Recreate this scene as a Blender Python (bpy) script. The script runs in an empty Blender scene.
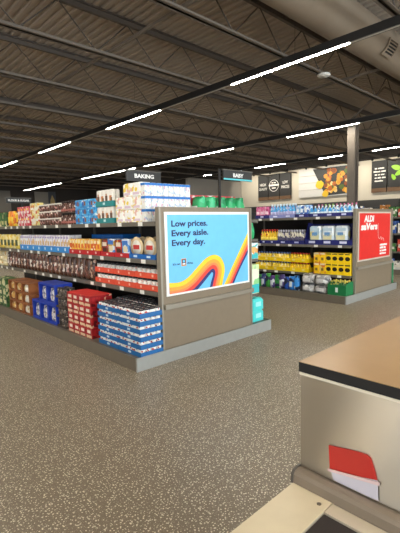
import bpy, bmesh, math, random
from mathutils import Matrix, Vector
random.seed(7)
sc = bpy.context.scene
COL = sc.collection

# ------------------------------------------------------------------ camera, world, daylight, exposure
cam = bpy.data.cameras.new('camera')
cam.sensor_fit = 'HORIZONTAL'; cam.sensor_width = 36.0; cam.lens = 405.0 / 400.0 * 36.0
cam.clip_start = 0.02; cam.clip_end = 200
camo = bpy.data.objects.new('camera', cam); COL.objects.link(camo)
camo.matrix_world = Matrix(((0.724815, 0.090216, -0.683011, 0.0),
                            (-0.688512, 0.059792, -0.722756, 0.0),
                            (-0.024366, 0.994126, 0.105453, 1.5),
                            (0, 0, 0, 1)))
sc.camera = camo
world = bpy.data.worlds.new('world'); sc.world = world; world.use_nodes = True
world.node_tree.nodes['Background'].inputs[0].default_value = (0.72, 0.82, 1.0, 1)
world.node_tree.nodes['Background'].inputs[1].default_value = 1.0
WINDOW_POWER = 440.0
for k in range(4):                      # daylight coming in through the four storefront windows
    L = bpy.data.lights.new('window_daylight', 'AREA'); L.shape = 'RECTANGLE'; L.size = 4.2; L.size_y = 2.7
    L.energy = WINDOW_POWER; L.color = (0.80, 0.91, 1.0)
    lo = bpy.data.objects.new('window_daylight', L); COL.objects.link(lo)
    lo.location = (-6.2 + k * 4.8, -7.9, 1.85); lo.rotation_euler = (math.radians(90), 0, 0)
ADDED_WINDOW_POWER = 100.0
for wy in (3.3, 8.2):                  # two unseen windows made up in the left wall to streak the steel
    L = bpy.data.lights.new('window_daylight', 'AREA'); L.shape = 'RECTANGLE'; L.size = 2.7; L.size_y = 2.4
    L.energy = ADDED_WINDOW_POWER; L.color = (0.92, 0.95, 1.0)
    lo = bpy.data.objects.new('window_daylight', L); COL.objects.link(lo)
    lo.location = (-8.9, wy, 1.85); lo.rotation_euler = (0, math.radians(-90), 0)
LAMP_STRENGTH = 150.0
LAMP_COLOR = (1.0, 0.92, 0.79, 1)
sc.view_settings.view_transform = 'Standard'; sc.view_settings.look = 'None'
sc.view_settings.exposure = 0.1; sc.view_settings.gamma = 1.0; sc.view_settings.use_curve_mapping = False

# ------------------------------------------------------------------ helpers
def lin(h):
    h = h.lstrip('#'); v = [int(h[i:i+2], 16) / 255 for i in (0, 2, 4)]
    return tuple((c / 12.92 if c <= 0.04045 else ((c + 0.055) / 1.055) ** 2.4) for c in v) + (1.0,)
MATS = {}
def mat(hexcol, rough=0.55, metal=0.0, emit=0.0, emit_col=None, alpha=1.0):
    key = (hexcol, rough, metal, emit, alpha)
    if key in MATS: return MATS[key]
    m = bpy.data.materials.new('surface_' + hexcol.lstrip('#')); m.use_nodes = True
    nt = m.node_tree; b = nt.nodes['Principled BSDF']
    n = nt.nodes.new('ShaderNodeTexNoise'); n.inputs['Scale'].default_value = 14
    tc = nt.nodes.new('ShaderNodeTexCoord'); nt.links.new(tc.outputs['Object'], n.inputs['Vector'])
    mx = nt.nodes.new('ShaderNodeMix'); mx.data_type = 'RGBA'
    c = lin(hexcol); mx.inputs[6].default_value = tuple(x * 0.93 for x in c[:3]) + (1,); mx.inputs[7].default_value = tuple(min(1, x * 1.06) for x in c[:3]) + (1,)
    nt.links.new(n.outputs['Fac'], mx.inputs[0]); nt.links.new(mx.outputs[2], b.inputs['Base Color'])
    b.inputs['Roughness'].default_value = rough; b.inputs['Metallic'].default_value = metal
    if emit:
        b.inputs['Emission Color'].default_value = emit_col or lin(hexcol); b.inputs['Emission Strength'].default_value = emit
    if alpha < 1: b.inputs['Alpha'].default_value = alpha
    MATS[key] = m; return m
def printed(base, accents, scale=(30, 30, 30), rough=0.45):
    """Packaging print: blocks of accent colours scattered on a base colour."""
    key = ('p', base, tuple(accents), scale)
    if key in MATS: return MATS[key]
    m = bpy.data.materials.new('printed_' + base.lstrip('#')); m.use_nodes = True
    nt = m.node_tree; b = nt.nodes['Principled BSDF']; b.inputs['Roughness'].default_value = rough
    tc = nt.nodes.new('ShaderNodeTexCoord'); oi = nt.nodes.new('ShaderNodeObjectInfo')
    mp = nt.nodes.new('ShaderNodeMapping'); mp.inputs['Scale'].default_value = scale
    nt.links.new(tc.outputs['Object'], mp.inputs['Vector'])
    sc_ = nt.nodes.new('ShaderNodeMath'); sc_.operation = 'MULTIPLY'; sc_.inputs[1].default_value = 3.0
    nt.links.new(oi.outputs['Random'], sc_.inputs[0])
    add = nt.nodes.new('ShaderNodeVectorMath'); add.operation = 'ADD'
    nt.links.new(mp.outputs['Vector'], add.inputs[0]); nt.links.new(sc_.outputs[0], add.inputs[1])
    v = nt.nodes.new('ShaderNodeTexVoronoi'); v.inputs['Scale'].default_value = 1.0
    nt.links.new(add.outputs[0], v.inputs['Vector'])
    sep = nt.nodes.new('ShaderNodeSeparateColor'); nt.links.new(v.outputs['Color'], sep.inputs[0])
    r = nt.nodes.new('ShaderNodeValToRGB'); r.color_ramp.interpolation = 'CONSTANT'
    els = r.color_ramp.elements; els[0].position = 0; els[0].color = lin(base)
    tot = sum(f for _, f in accents); p = 1 - tot
    els[1].position = p; els[1].color = lin(accents[0][0]); p += accents[0][1]
    for c, f in accents[1:]:
        e = els.new(min(p, 0.999)); e.color = lin(c); p += f
    nt.links.new(sep.outputs[0], r.inputs[0]); nt.links.new(r.outputs[0], b.inputs['Base Color'])
    MATS[key] = m; return m

class MB:
    def __init__(s): s.v = []; s.f = []; s.m = []; s.mats = []; s.smooth = []
    def mi(s, m):
        if m not in s.mats: s.mats.append(m)
        return s.mats.index(m)
    def add(s, vs, fs, m, smooth=False):
        o = len(s.v); s.v += [tuple(p) for p in vs]; i = s.mi(m)
        for f in fs: s.f.append([o + k for k in f]); s.m.append(i); s.smooth.append(smooth)
        return s
    def box(s, x0, x1, y0, y1, z0, z1, m):
        vs = [(x0,y0,z0),(x1,y0,z0),(x1,y1,z0),(x0,y1,z0),(x0,y0,z1),(x1,y0,z1),(x1,y1,z1),(x0,y1,z1)]
        return s.add(vs, [(0,3,2,1),(4,5,6,7),(0,1,5,4),(1,2,6,5),(2,3,7,6),(3,0,4,7)], m)
    def cbox(s, cx, cy, z0, w, d, h, m, bev=0.0):
        """box centred on cx, cy; w along Y, d along X; vertical edges chamfered and top edge eased by bev"""
        if bev <= 0: return s.box(cx - d/2, cx + d/2, cy - w/2, cy + w/2, z0, z0 + h, m)
        def ring(k, z):
            X, Y = d/2 - k, w/2 - k; c = bev
            return [(cx-X+c,cy-Y,z),(cx+X-c,cy-Y,z),(cx+X,cy-Y+c,z),(cx+X,cy+Y-c,z),(cx+X-c,cy+Y,z),(cx-X+c,cy+Y,z),(cx-X,cy+Y-c,z),(cx-X,cy-Y+c,z)]
        vs = ring(0, z0) + ring(0, z0 + h - bev) + ring(bev * .7, z0 + h)
        fs = [tuple(range(7, -1, -1)), tuple(range(16, 24))]
        for r in (0, 8):
            for i in range(8): fs.append((r+i, r+(i+1)%8, r+8+(i+1)%8, r+8+i))
        return s.add(vs, fs, m)
    def lathe(s, prof, m, n=10, cx=0, cy=0, ex=1.0, ey=1.0, smooth=True):
        vs = []; fs = []
        for r, z in prof:
            for i in range(n):
                a = 2 * math.pi * i / n; vs.append((cx + ex * r * math.cos(a), cy + ey * r * math.sin(a), z))
        for k in range(len(prof) - 1):
            for i in range(n): fs.append((k*n+i, k*n+(i+1)%n, (k+1)*n+(i+1)%n, (k+1)*n+i))
        fs.append(tuple(range(n-1, -1, -1))); fs.append(tuple(range((len(prof)-1)*n, len(prof)*n)))
        return s.add(vs, fs, m, smooth)
    def rod(s, a, b, r, m, n=6):
        a = Vector(a); b = Vector(b); d = (b - a).normalized()
        u = d.orthogonal().normalized(); w = d.cross(u); vs = []
        for p in (a, b):
            for i in range(n):
                t = 2 * math.pi * (i + .5) / n; vs.append(p + u * (r * math.cos(t)) + w * (r * math.sin(t)))
        fs = [(i, (i+1)%n, n+(i+1)%n, n+i) for i in range(n)] + [tuple(range(n-1,-1,-1)), tuple(range(n, 2*n))]
        return s.add(vs, fs, m, n > 6)
    def prism(s, pts, axis, a, b, m):
        """outline pts extruded along an axis: axis 'x' takes pts as (y,z), 'y' as (x,z), 'z' as (x,y)"""
        def P(p, t): return (t, p[0], p[1]) if axis == 'x' else (p[0], t, p[1]) if axis == 'y' else (p[0], p[1], t)
        n = len(pts); vs = [P(p, a) for p in pts] + [P(p, b) for p in pts]
        fs = [tuple(range(n-1,-1,-1)), tuple(range(n, 2*n))] + [(i, (i+1)%n, n+(i+1)%n, n+i) for i in range(n)]
        return s.add(vs, fs, m)
    def mesh(s, name, off=(0,0,0)):
        me = bpy.data.meshes.new(name)
        me.from_pydata([(p[0]-off[0], p[1]-off[1], p[2]-off[2]) for p in s.v], [], s.f)
        for m in s.mats: me.materials.append(m)
        me.polygons.foreach_set('material_index', s.m); me.polygons.foreach_set('use_smooth', s.smooth)
        bm = bmesh.new(); bm.from_mesh(me); bmesh.ops.recalc_face_normals(bm, faces=bm.faces); bm.to_mesh(me); bm.free()
        return me
WL = {}
def link(name, me, parent=None, loc=(0,0,0)):
    o = bpy.data.objects.new(name, me); COL.objects.link(o); o.location = loc
    if parent: o.parent = parent; WL[o.name] = tuple(a + b for a, b in zip(WL[parent.name], loc))
    else: WL[o.name] = tuple(loc)
    return o
def tag(o, label=None, cat=None, group=None, kind=None):
    if label: o['label'] = label
    if cat: o['category'] = cat
    if group: o['group'] = group
    if kind: o['kind'] = kind
    return o
def empty(name, loc, label=None, cat=None, group=None, kind=None):
    return tag(link(name, None, None, loc), label, cat, group, kind)
def part(name, mb, parent): return link(name, mb.mesh(name, WL[parent.name]), parent)      # mb in world coordinates
def thing(name, mb, loc, label, cat, group=None, kind=None):
    return tag(link(name, mb.mesh(name, loc), None, loc), label, cat, group, kind)
def struct(name, mb): return tag(link(name, mb.mesh(name)), kind='structure')
def text_mesh(body, width, height, m, bold=0.0, align='LEFT', spacing=1.0, shear=0.0):
    cu = bpy.data.curves.new('lettering', 'FONT'); cu.body = body; cu.size = 1; cu.extrude = 0.004; cu.offset = bold
    cu.align_x = align; cu.space_line = spacing; cu.shear = shear; cu.resolution_u = 3
    ob = bpy.data.objects.new('lettering', cu); COL.objects.link(ob)
    dg = bpy.context.evaluated_depsgraph_get(); me = bpy.data.meshes.new_from_object(ob.evaluated_get(dg))
    bpy.data.objects.remove(ob); bpy.data.curves.remove(cu)
    xs = [v.co.x for v in me.vertices]; ys = [v.co.y for v in me.vertices]
    w = max(xs) - min(xs); h = max(ys) - min(ys); sx = width / w; sy = height / h if height else sx
    x0 = min(xs); y0 = min(ys)
    for v in me.vertices: v.co.x = (v.co.x - x0) * sx; v.co.y = (v.co.y - y0) * sy; v.co.z = v.co.z * 0.25
    me.materials.clear(); me.materials.append(m); return me
def put_text(body, parent, corner, width, height, m, facing='-y', bold=0.0, align='LEFT', name='lettering', spacing=1.0, shear=0.0):
    """corner: world position of the text block's lower left corner as the reader sees it"""
    me = text_mesh(body, width, height, m, bold, align, spacing, shear)
    for v in me.vertices:
        a, b, c = v.co
        v.co = (a, -c, b) if facing == '-y' else (-c, -a, b)
    base = WL[parent.name]
    return link(name, me, parent, tuple(p - q for p, q in zip(corner, base)))

def blurred_words(parent, corner, widths, height, m, facing):
    """a line of writing too small to read in the photograph: one low block of ragged strokes for each word"""
    t = 0.0; rw = random.Random(int(corner[2]*1000))
    for w in widths:
        mb = MB(); k = max(3, int(w/height*1.6)); pts = [(t, 0.0), (t + w, 0.0)]
        for i in range(k, -1, -1): pts.append((t + w*i/k, height*rw.uniform(.62, 1.0)))
        if facing == '-y': mb.prism([(corner[0]+p[0], corner[2]+p[1]) for p in pts], 'y', corner[1]-.001, corner[1]+.0005, m)
        else: mb.prism([(corner[1]-p[0], corner[2]+p[1]) for p in pts], 'x', corner[0]-.003, corner[0]+.0005, m)
        part('lettering', mb, parent); t += w + height*.55

# ------------------------------------------------------------------ common materials
M_TAUPE = mat('#857661', 0.5); M_TRIM = mat('#a7a8a3', 0.35, 0.3); M_KERB_SHADED = mat('#756c5e', 0.45, 0.15); M_EDGE = mat('#9b9384', 0.35, 0.3)
M_SHELF = mat('#6f6a60', 0.45, 0.2); M_RAIL = mat('#6f695e', 0.45, 0.1); M_BACK = mat('#2a2622', 0.7)
M_WHITE = mat('#f2efe8', 0.5); M_BLACK = mat('#141312', 0.5); M_STEEL = mat('#5d5349', 0.55); M_TRACK = mat('#1c1a19', 0.45)
M_TAG = mat('#efece2', 0.5); M_NAVY = mat('#1c2154', 0.5)

def floor_material():
    m = bpy.data.materials.new('speckled_vinyl_floor'); m.use_nodes = True; nt = m.node_tree; b = nt.nodes['Principled BSDF']
    tc = nt.nodes.new('ShaderNodeTexCoord')
    nz = nt.nodes.new('ShaderNodeTexNoise'); nz.inputs['Scale'].default_value = 70; nt.links.new(tc.outputs['Object'], nz.inputs['Vector'])
    mixv = nt.nodes.new('ShaderNodeVectorMath'); mixv.operation = 'MULTIPLY_ADD'; mixv.inputs[1].default_value = (.007, .007, .007)
    nt.links.new(nz.outputs['Color'], mixv.inputs[0]); nt.links.new(tc.outputs['Object'], mixv.inputs[2])
    cols = []
    for scale, lo, seed in ((60, 0.145, 0.0), (120, 0.2, 3.7), (34, 0.075, 9.1)):
        add = nt.nodes.new('ShaderNodeVectorMath'); add.inputs[1].default_value = (seed, seed, 0); nt.links.new(mixv.outputs[0], add.inputs[0])
        v = nt.nodes.new('ShaderNodeTexVoronoi'); v.voronoi_dimensions = '2D'; v.inputs['Scale'].default_value = scale; nt.links.new(add.outputs[0], v.inputs['Vector'])
        sep = nt.nodes.new('ShaderNodeSeparateColor'); nt.links.new(v.outputs['Color'], sep.inputs[0])
        mul = nt.nodes.new('ShaderNodeMath'); mul.operation = 'MULTIPLY'; mul.inputs[1].default_value = lo * 2.0; nt.links.new(sep.outputs[0], mul.inputs[0])
        lt = nt.nodes.new('ShaderNodeMath'); lt.operation = 'LESS_THAN'; nt.links.new(v.outputs['Distance'], lt.inputs[0]); nt.links.new(mul.outputs[0], lt.inputs[1])
        cols.append(lt)
    mx1 = nt.nodes.new('ShaderNodeMath'); mx1.operation = 'MAXIMUM'; nt.links.new(cols[0].outputs[0], mx1.inputs[0]); nt.links.new(cols[2].outputs[0], mx1.inputs[1])
    a = nt.nodes.new('ShaderNodeMix'); a.data_type = 'RGBA'; a.inputs[6].default_value = lin('#776b5a'); a.inputs[7].default_value = lin('#8e826d'); nt.links.new(cols[1].outputs[0], a.inputs[0])
    c = nt.nodes.new('ShaderNodeMix'); c.data_type = 'RGBA'; c.inputs[7].default_value = lin('#ded4bd'); nt.links.new(a.outputs[2], c.inputs[6]); nt.links.new(mx1.outputs[0], c.inputs[0])
    nt.links.new(c.outputs[2], b.inputs['Base Color']); b.inputs['Roughness'].default_value = 0.38
    return m
def wall_material(h1, h2):
    m = bpy.data.materials.new('painted_wall'); m.use_nodes = True; nt = m.node_tree; b = nt.nodes['Principled BSDF']
    tc = nt.nodes.new('ShaderNodeTexCoord'); n = nt.nodes.new('ShaderNodeTexNoise'); n.inputs['Scale'].default_value = 1.5; nt.links.new(tc.outputs['Object'], n.inputs['Vector'])
    mx = nt.nodes.new('ShaderNodeMix'); mx.data_type = 'RGBA'; mx.inputs[6].default_value = lin(h1); mx.inputs[7].default_value = lin(h2)
    nt.links.new(n.outputs['Fac'], mx.inputs[0]); nt.links.new(mx.outputs[2], b.inputs['Base Color']); b.inputs['Roughness'].default_value = 0.8
    return m
def brushed(h, rough=0.3):
    m = bpy.data.materials.new('brushed_stainless'); m.use_nodes = True; nt = m.node_tree; b = nt.nodes['Principled BSDF']
    tc = nt.nodes.new('ShaderNodeTexCoord'); mp = nt.nodes.new('ShaderNodeMapping'); mp.inputs['Scale'].default_value = (6, 6, 900); nt.links.new(tc.outputs['Object'], mp.inputs['Vector'])
    n = nt.nodes.new('ShaderNodeTexNoise'); n.inputs['Scale'].default_value = 1.0; nt.links.new(mp.outputs[0], n.inputs['Vector'])
    mr = nt.nodes.new('ShaderNodeMapRange'); mr.inputs[3].default_value = rough - .06; mr.inputs[4].default_value = rough + .08; nt.links.new(n.outputs['Fac'], mr.inputs[0]); nt.links.new(mr.outputs[0], b.inputs['Roughness'])
    b.inputs['Base Color'].default_value = lin(h); b.inputs['Metallic'].default_value = 1.0; b.inputs['Anisotropic'].default_value = 0.97; b.inputs['Anisotropic Rotation'].default_value = 0.0
    tg = nt.nodes.new('ShaderNodeCombineXYZ'); tg.inputs[2].default_value = 1.0; nt.links.new(tg.outputs[0], b.inputs['Tangent'])
    return m

# ------------------------------------------------------------------ room shell
X0, X1, Y0, Y1, ZD = -9.0, 21.0, -8.0, 30.0, 5.0
struct('floor', MB().box(X0, X1 + .2, Y0, Y1 + .2, -0.1, 0.0, floor_material()))
M_DECK = mat('#a39483', 0.65)
deck = MB()
prof = []
x = X0
while x < X1:
    prof += [(x, ZD), (x + .065, ZD), (x + .085, ZD + .035), (x + .135, ZD + .035)]; x += .155
n = len(prof)
vs = [(p[0], Y0, p[1]) for p in prof] + [(p[0], Y1, p[1]) for p in prof] + [(p[0], Y0, 5.2) for p in prof[:1] + prof[-1:]] + [(p[0], Y1, 5.2) for p in prof[:1] + prof[-1:]]
fs = [(i, i + 1, n + i + 1, n + i) for i in range(n - 1)] + [(2*n, 2*n+1, 2*n+3, 2*n+2)]
deck.add(vs, fs, M_DECK); struct('ceiling', deck)
M_CREAM = wall_material('#cfc5b2', '#d9d0bd'); M_GREYWALL = wall_material('#a39d93', '#aea89d'); M_DARKWALL = wall_material('#332e2a', '#3b3530')
struct('wall_right', MB().box(X1, X1 + .2, Y0, Y1 + .2, 0, 4.52, M_CREAM))
struct('trim_1', MB().box(X1 - .06, X1 + .2, Y0, 17.9, 4.52, 5.15, M_DARKWALL))
struct('wall_back', MB().box(X0, X1, Y1, Y1 + .2, 0, 5.15, M_DARKWALL))
struct('wall_block', MB().box(16.2, X1, 18.0, 18.2, 0, 4.2, M_GREYWALL).box(16.2, 16.4, 18.2, Y1, 0, 4.98, M_DARKWALL).box(16.2, X1 - .07, 18.02, 18.2, 4.2, 4.98, M_DARKWALL))
lw = MB().box(X0 - .2, X0, Y0, Y1 + .2, 0, .45, M_CREAM).box(X0 - .2, X0, Y0, Y1 + .2, 3.25, 5.15, M_CREAM)
for a, b in ((Y0, 2.0), (4.6, 6.9), (9.5, Y1 + .2)): lw.box(X0 - .2, X0, a, b, .45, 3.25, M_CREAM)
struct('wall_left', lw)
front = MB()
front.box(X0, X1, Y0 - .2, Y0, 0, .45, M_GREYWALL).box(X0, X1, Y0 - .2, Y0, 3.25, 5.15, M_CREAM)
ed = [X0] + [v for k in range(4) for v in (-8.35 + k*4.8, -8.35 + k*4.8 + 4.3)] + [X1]
for i in range(0, 10, 2): front.box(ed[i], ed[i+1], Y0 - .2, Y0, .45, 3.25, M_CREAM)
struct('wall_front', front)
M_GLASS = mat('#e8f2f4', 0.05, 0.0, 0.0, None, 0.15)
for k in range(4):
    a = -8.35 + k*4.8; b = a + 4.3
    w = tag(link('window_%d' % (k+1), MB().box(a, b, Y0-.1, Y0-.04, .45, .53, M_TRACK).box(a, b, Y0-.1, Y0-.04, 3.17, 3.25, M_TRACK).box(a, a+.08, Y0-.1, Y0-.04, .53, 3.17, M_TRACK).box(b-.08, b, Y0-.1, Y0-.04, .53, 3.17, M_TRACK).box((a+b)/2-.04, (a+b)/2+.04, Y0-.1, Y0-.04, .53, 3.17, M_TRACK).mesh('window')), kind='structure')
    part('pane', MB().box(a+.08, (a+b)/2-.04, Y0-.08, Y0-.07, .53, 3.17, M_GLASS), w)
    part('pane', MB().box((a+b)/2+.04, b-.08, Y0-.08, Y0-.07, .53, 3.17, M_GLASS), w)

for k, (a, b) in enumerate(((2.0, 4.6), (6.9, 9.5))):  # frames and panes of the made-up left wall windows
    w = tag(link('window_%d' % (k+5), MB().box(X0-.1, X0-.04, a, b, .45, .53, M_TRACK).box(X0-.1, X0-.04, a, b, 3.17, 3.25, M_TRACK).box(X0-.1, X0-.04, a, a+.08, .53, 3.17, M_TRACK).box(X0-.1, X0-.04, b-.08, b, .53, 3.17, M_TRACK).mesh('window')), kind='structure')
    part('pane', MB().box(X0-.08, X0-.07, a+.08, b-.08, .53, 3.17, M_GLASS), w)

# ------------------------------------------------------------------ roof joists, girder, column, duct
M_WEB = mat('#4e443b', 0.6); M_JOIST = mat('#706457', 0.6); M_JOISTD = mat('#574d44', 0.6)
joist_y = [2.38 + 1.88 * k for k in range(15)]
ZB = 4.30
webm = {}
for j, jy in enumerate(joist_y):
    nm = 'girder_truss' if False else 'roof_joist'
    J = empty(nm, (6.0, jy, ZB), kind='structure')
    part('bottom_chord', MB().box(-3, X1 - .1, jy-.065, jy-.012, ZB, ZB+.012, M_JOIST).box(-3, X1-.1, jy-.024, jy-.012, ZB, ZB+.06, M_JOIST).box(-3, X1-.1, jy+.012, jy+.065, ZB, ZB+.012, M_JOIST).box(-3, X1-.1, jy+.012, jy+.024, ZB, ZB+.06, M_JOIST), J)
    part('top_chord', MB().box(-3, X1 - .1, jy-.075, jy+.075, 4.975, 4.993, M_JOISTD).box(-3, X1-.1, jy-.03, jy+.03, 4.90, 4.975, M_JOISTD), J)
    segs = []
    xx = -2.6; up = True
    while xx < X1 - 1.2:
        segs.append((xx, xx + .62, up)); xx += .62; up = not up
    if j < 5:
        for a, b, up in segs:
            if b < 1.5 or a > 17: continue
            if up not in webm: webm[up] = MB().rod((0, 0, .03 if up else .62), (.62, 0, .62 if up else .03), .011, M_WEB).mesh('web')
            link('web', webm[up], J, (a - 6.0, 0, 0))
    else:
        w = MB()
        for a, b, up in segs: w.rod((a, jy, ZB + (.03 if up else .62)), (b, jy, ZB + (.62 if up else .03)), .011, M_WEB, 4)
        tag(part('web_bars', w, J), kind='stuff')
# horizontal bridging angles that tie the joists together
for bx, nm in ((3.82, 'joist_bridging'), (8.2, 'joist_bridging'), (13.2, 'joist_bridging')):
    tag(link(nm, MB().box(bx, bx+.045, 0, 28.5, ZB+.062, ZB+.07, M_JOIST).box(bx, bx+.008, 0, 28.5, ZB+.07, ZB+.105, M_JOIST).mesh(nm)), kind='structure')
for gx in (11.0,):
    G = empty('roof_girder', (gx, 10, 4.1), kind='structure')
    part('bottom_chord', MB().box(gx-.1, gx+.1, -4, 29, 4.14, 4.16, M_JOISTD).box(gx-.1, gx-.08, -4, 29, 4.16, 4.24, M_JOISTD).box(gx+.08, gx+.1, -4, 29, 4.16, 4.24, M_JOISTD), G)
    k = -4.0; up = True
    while k < 28:
        part('web', MB().rod((gx, k, 4.2 if up else 4.88), (gx, k + .95, 4.88 if up else 4.2), .028, M_JOIST), G); k += .95; up = not up
M_COL = mat('#6d645a', 0.5)
cx_, cy_ = 10.98, 5.36
c = empty('steel_column', (cx_, cy_, 0), 'tall brown steel column rising behind the aisle with the red sign', 'column')
part('flange', MB().box(cx_-.11, cx_-.09, cy_-.11, cy_+.11, 0, 4.14, M_COL), c)
part('flange', MB().box(cx_+.09, cx_+.11, cy_-.11, cy_+.11, 0, 4.14, M_COL), c)
part('web_plate', MB().box(cx_-.09, cx_+.09, cy_-.008, cy_+.008, 0, 4.14, mat('#5d544b', .55)), c)
part('cap_plate', MB().box(cx_-.13, cx_+.13, cy_-.13, cy_+.13, 4.14-.012, 4.139, M_COL), c)
# round air duct
dy, dz, dr = 3.28, 4.6, 0.31
d = MB(); NS = 28
vs = []; fs = []
xs = [1.2 + .55 * k for k in range(36)]
for xx in xs:
    for i in range(NS):
        t = 2*math.pi*i/NS; vs.append((xx, dy + dr*math.cos(t), dz + dr*math.sin(t)))
for a in range(len(xs)-1):
    for i in range(NS): fs.append((a*NS+i, a*NS+(i+1)%NS, (a+1)*NS+(i+1)%NS, (a+1)*NS+i))
M_DUCT = mat('#8c7c69', 0.5, 0.1)
d.add(vs, fs, M_DUCT, True)
D = thing('air_duct', d, (6, dy, dz), 'large round tan spiral air duct running under the roof deck', 'duct')
for xx in (2.6, 5.1, 7.6, 10.1, 12.6, 15.1):
    s = MB(); vs = []; fs = []
    for q, rr in ((xx-.02, dr+.008), (xx+.02, dr+.008)):
        for i in range(NS): t = 2*math.pi*i/NS; vs.append((q, dy+rr*math.cos(t), dz+rr*math.sin(t)))
    for i in range(NS): fs.append((i, (i+1)%NS, NS+(i+1)%NS, NS+i))
    s.add(vs, fs, M_DUCT, True); part('seam_band', s, D)
    part('hanger', MB().rod((xx, dy, dz+dr), (xx, dy, 4.99), .01, M_TRACK), D)
def on_duct(xx, deg, r): t = math.radians(deg); return (xx, dy + r*math.cos(t), dz + r*math.sin(t))
V = empty('air_vent', on_duct(7.5, -147, dr), 'square louvred air vent on the side of the round duct', 'vent')
def duct_patch(xa, xb, d0, d1, r0, r1, m):
    k = max(1, int(abs(d1-d0)/6)); mb = MB()
    ds = [d0 + (d1-d0)*i/k for i in range(k+1)]; n = k + 1
    vs = [on_duct(q, dd, r) for r in (r0, r1) for q in (xa, xb) for dd in ds]          # rings: r0xa, r0xb, r1xa, r1xb
    fs = []
    for i in range(k): fs += [(i, i+1, n+i+1, n+i), (2*n+i, 3*n+i, 3*n+i+1, 2*n+i+1), (i, 2*n+i, 2*n+i+1, i+1), (n+i, n+i+1, 3*n+i+1, 3*n+i)]
    fs += [(0, n, 3*n, 2*n), (k, 2*n+k, 3*n+k, n+k)]
    return mb.add(vs, fs, m)
part('backing', duct_patch(7.36, 7.66, -168, -126, dr+.010, dr+.016, M_BLACK), V)
for d0, d1 in ((-171, -166), (-128, -123)): part('frame', duct_patch(7.33, 7.69, d0, d1, dr+.010, dr+.035, M_DUCT), V)
for xa in (7.32, 7.66): part('frame', duct_patch(xa, xa+.04, -170, -124, dr+.010, dr+.035, M_DUCT), V)
for k in range(5): part('louvre', duct_patch(7.36, 7.66, -163+8*k, -160+8*k, dr+.017, dr+.028, M_DUCT), V)
S = thing('ceiling_sensor', MB().lathe([(.03, 4.298), (.12, 4.29), (.125, 4.27), (.105, 4.25), (.05, 4.245)], mat('#e9e4da', .4), 20, 7.36, 4.2), (7.36, 4.2, 4.3), 'round white disc sensor fixed under a roof joist', 'sensor')
part('indicator_ring', MB().lathe([(.045, 4.245), (.045, 4.239), (.02, 4.238)], mat('#b9b2a6', .4), 16, 7.36, 4.2), S)

# ------------------------------------------------------------------ strip lights
M_LENS = mat('#fff3dc', 0.4, 0.0, LAMP_STRENGTH, LAMP_COLOR)
M_DIFF = mat('#b8b0a2', 0.4)
def strip(xc, y_from, y_to, lit, label):
    S = empty('strip_light', (xc, (y_from+y_to)/2, 4.0), label, 'light', 'suspended strip lights')
    part('track', MB().box(xc-.045, xc+.045, y_from, y_to, 4.0045, 4.12, M_TRACK), S)
    for a, b in lit: part('lit_lens', MB().box(xc-.021, xc+.021, a, b, 4.0, 4.004, M_LENS), S)
    prev = y_from
    for a, b in lit + [(y_to, y_to)]:
        if a - prev > .1: part('blank_cover', MB().box(xc-.02, xc+.02, prev+.01, a-.01, 4.0, 4.004, M_DIFF), S)
        prev = b
    k = y_from + 1
    while k < y_to:
        part('hanger', MB().rod((xc, k, 4.12), (xc, k, 4.99), .004, M_TRACK, 4), S); k += 4.4
    return S
per = 4.37
strip(5.77, -6, 28, [(2.89 + per*k, 5.14 + per*k) for k in range(-2, 6)], 'nearest strip light, crossing the whole ceiling with long lit sections')
strip(10.55, -6, 28.4, [(-3.7, -1.5), (.65, 2.85), (5.0, 7.22), (9.39, 14.5), (15.2, 20.06), (22.64, 28.3)], 'strip light passing in front of the steel column top')
strip(15.15, -6, 17.9, [(-3, -1), (1.0, 3.2), (4.5, 6.65), (7.82, 8.85), (10.48, 12.14), (15.0, 15.6)], 'farthest strip light, low over the wall banners')
strip(1.1, -6, 28, [(2.89 + per*k, 5.14 + per*k) for k in range(-2, 6)], 'strip light above the open floor by the checkout')
strip(-3.6, -6, 28, [(.7 + per*k, 2.8 + per*k) for k in range(-1, 6)], 'strip light beyond the left side of the open floor')  # out of view; lit sections shifted to throw streaks on the counter steel

# ------------------------------------------------------------------ wall banners on the right wall
XW = 20.9
M_SLATE = mat('#2b2a29', 0.6); M_WOOD = mat('#6d5138', 0.6); M_TXT = mat('#e8e4da', 0.6)
def banner(y_left, y_right, label, m=M_SLATE, wood=True):
    B = empty('wall_banner', (XW, (y_left+y_right)/2, 2.85), label, 'banner', 'dark banners on the right wall')
    part('board', MB().box(XW-.03, XW+.09, y_right+.02, y_left-.02, 3.06 if wood else 2.85, 4.42, m), B)
    if wood: part('wood_strip', MB().box(XW-.03, XW+.09, y_right+.02, y_left-.02, 2.85, 3.055, M_WOOD), B)
    return B
b = banner(16.5, 15.7, 'dark banner reading HIGH QUALITY, leftmost on the right wall')
put_text('HIGH', b, (XW-.034, 16.33, 3.74), .46, .17, M_TXT, '-x', .01); put_text('QUALITY', b, (XW-.034, 16.40, 3.46), .62, .17, M_TXT, '-x', .01)
b = banner(15.68, 14.84, 'dark banner with a round white emblem on the right wall')
ring = MB(); vs = []; fs = []
for r in (.36, .33):
    for i in range(28): t = 2*math.pi*i/28; vs.append((XW-.034, 15.26 + r*math.cos(t), 3.72 + r*math.sin(t)))
for i in range(28): fs.append((i, (i+1)%28, 28+(i+1)%28, 28+i))
part('emblem_ring', ring.add(vs, fs, M_TXT), b); part('emblem_band', MB().box(XW-.036, XW-.031, 14.88, 15.64, 3.70, 3.80, M_TXT), b)
blurred_words(b, (XW-.034, 15.42, 3.86), (.10, .16), .09, M_TXT, '-x'); blurred_words(b, (XW-.034, 15.40, 3.54), (.28,), .08, M_TXT, '-x')
b = banner(14.82, 14.03, 'dark banner reading LOW PRICES between round emblem and food picture')
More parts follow.
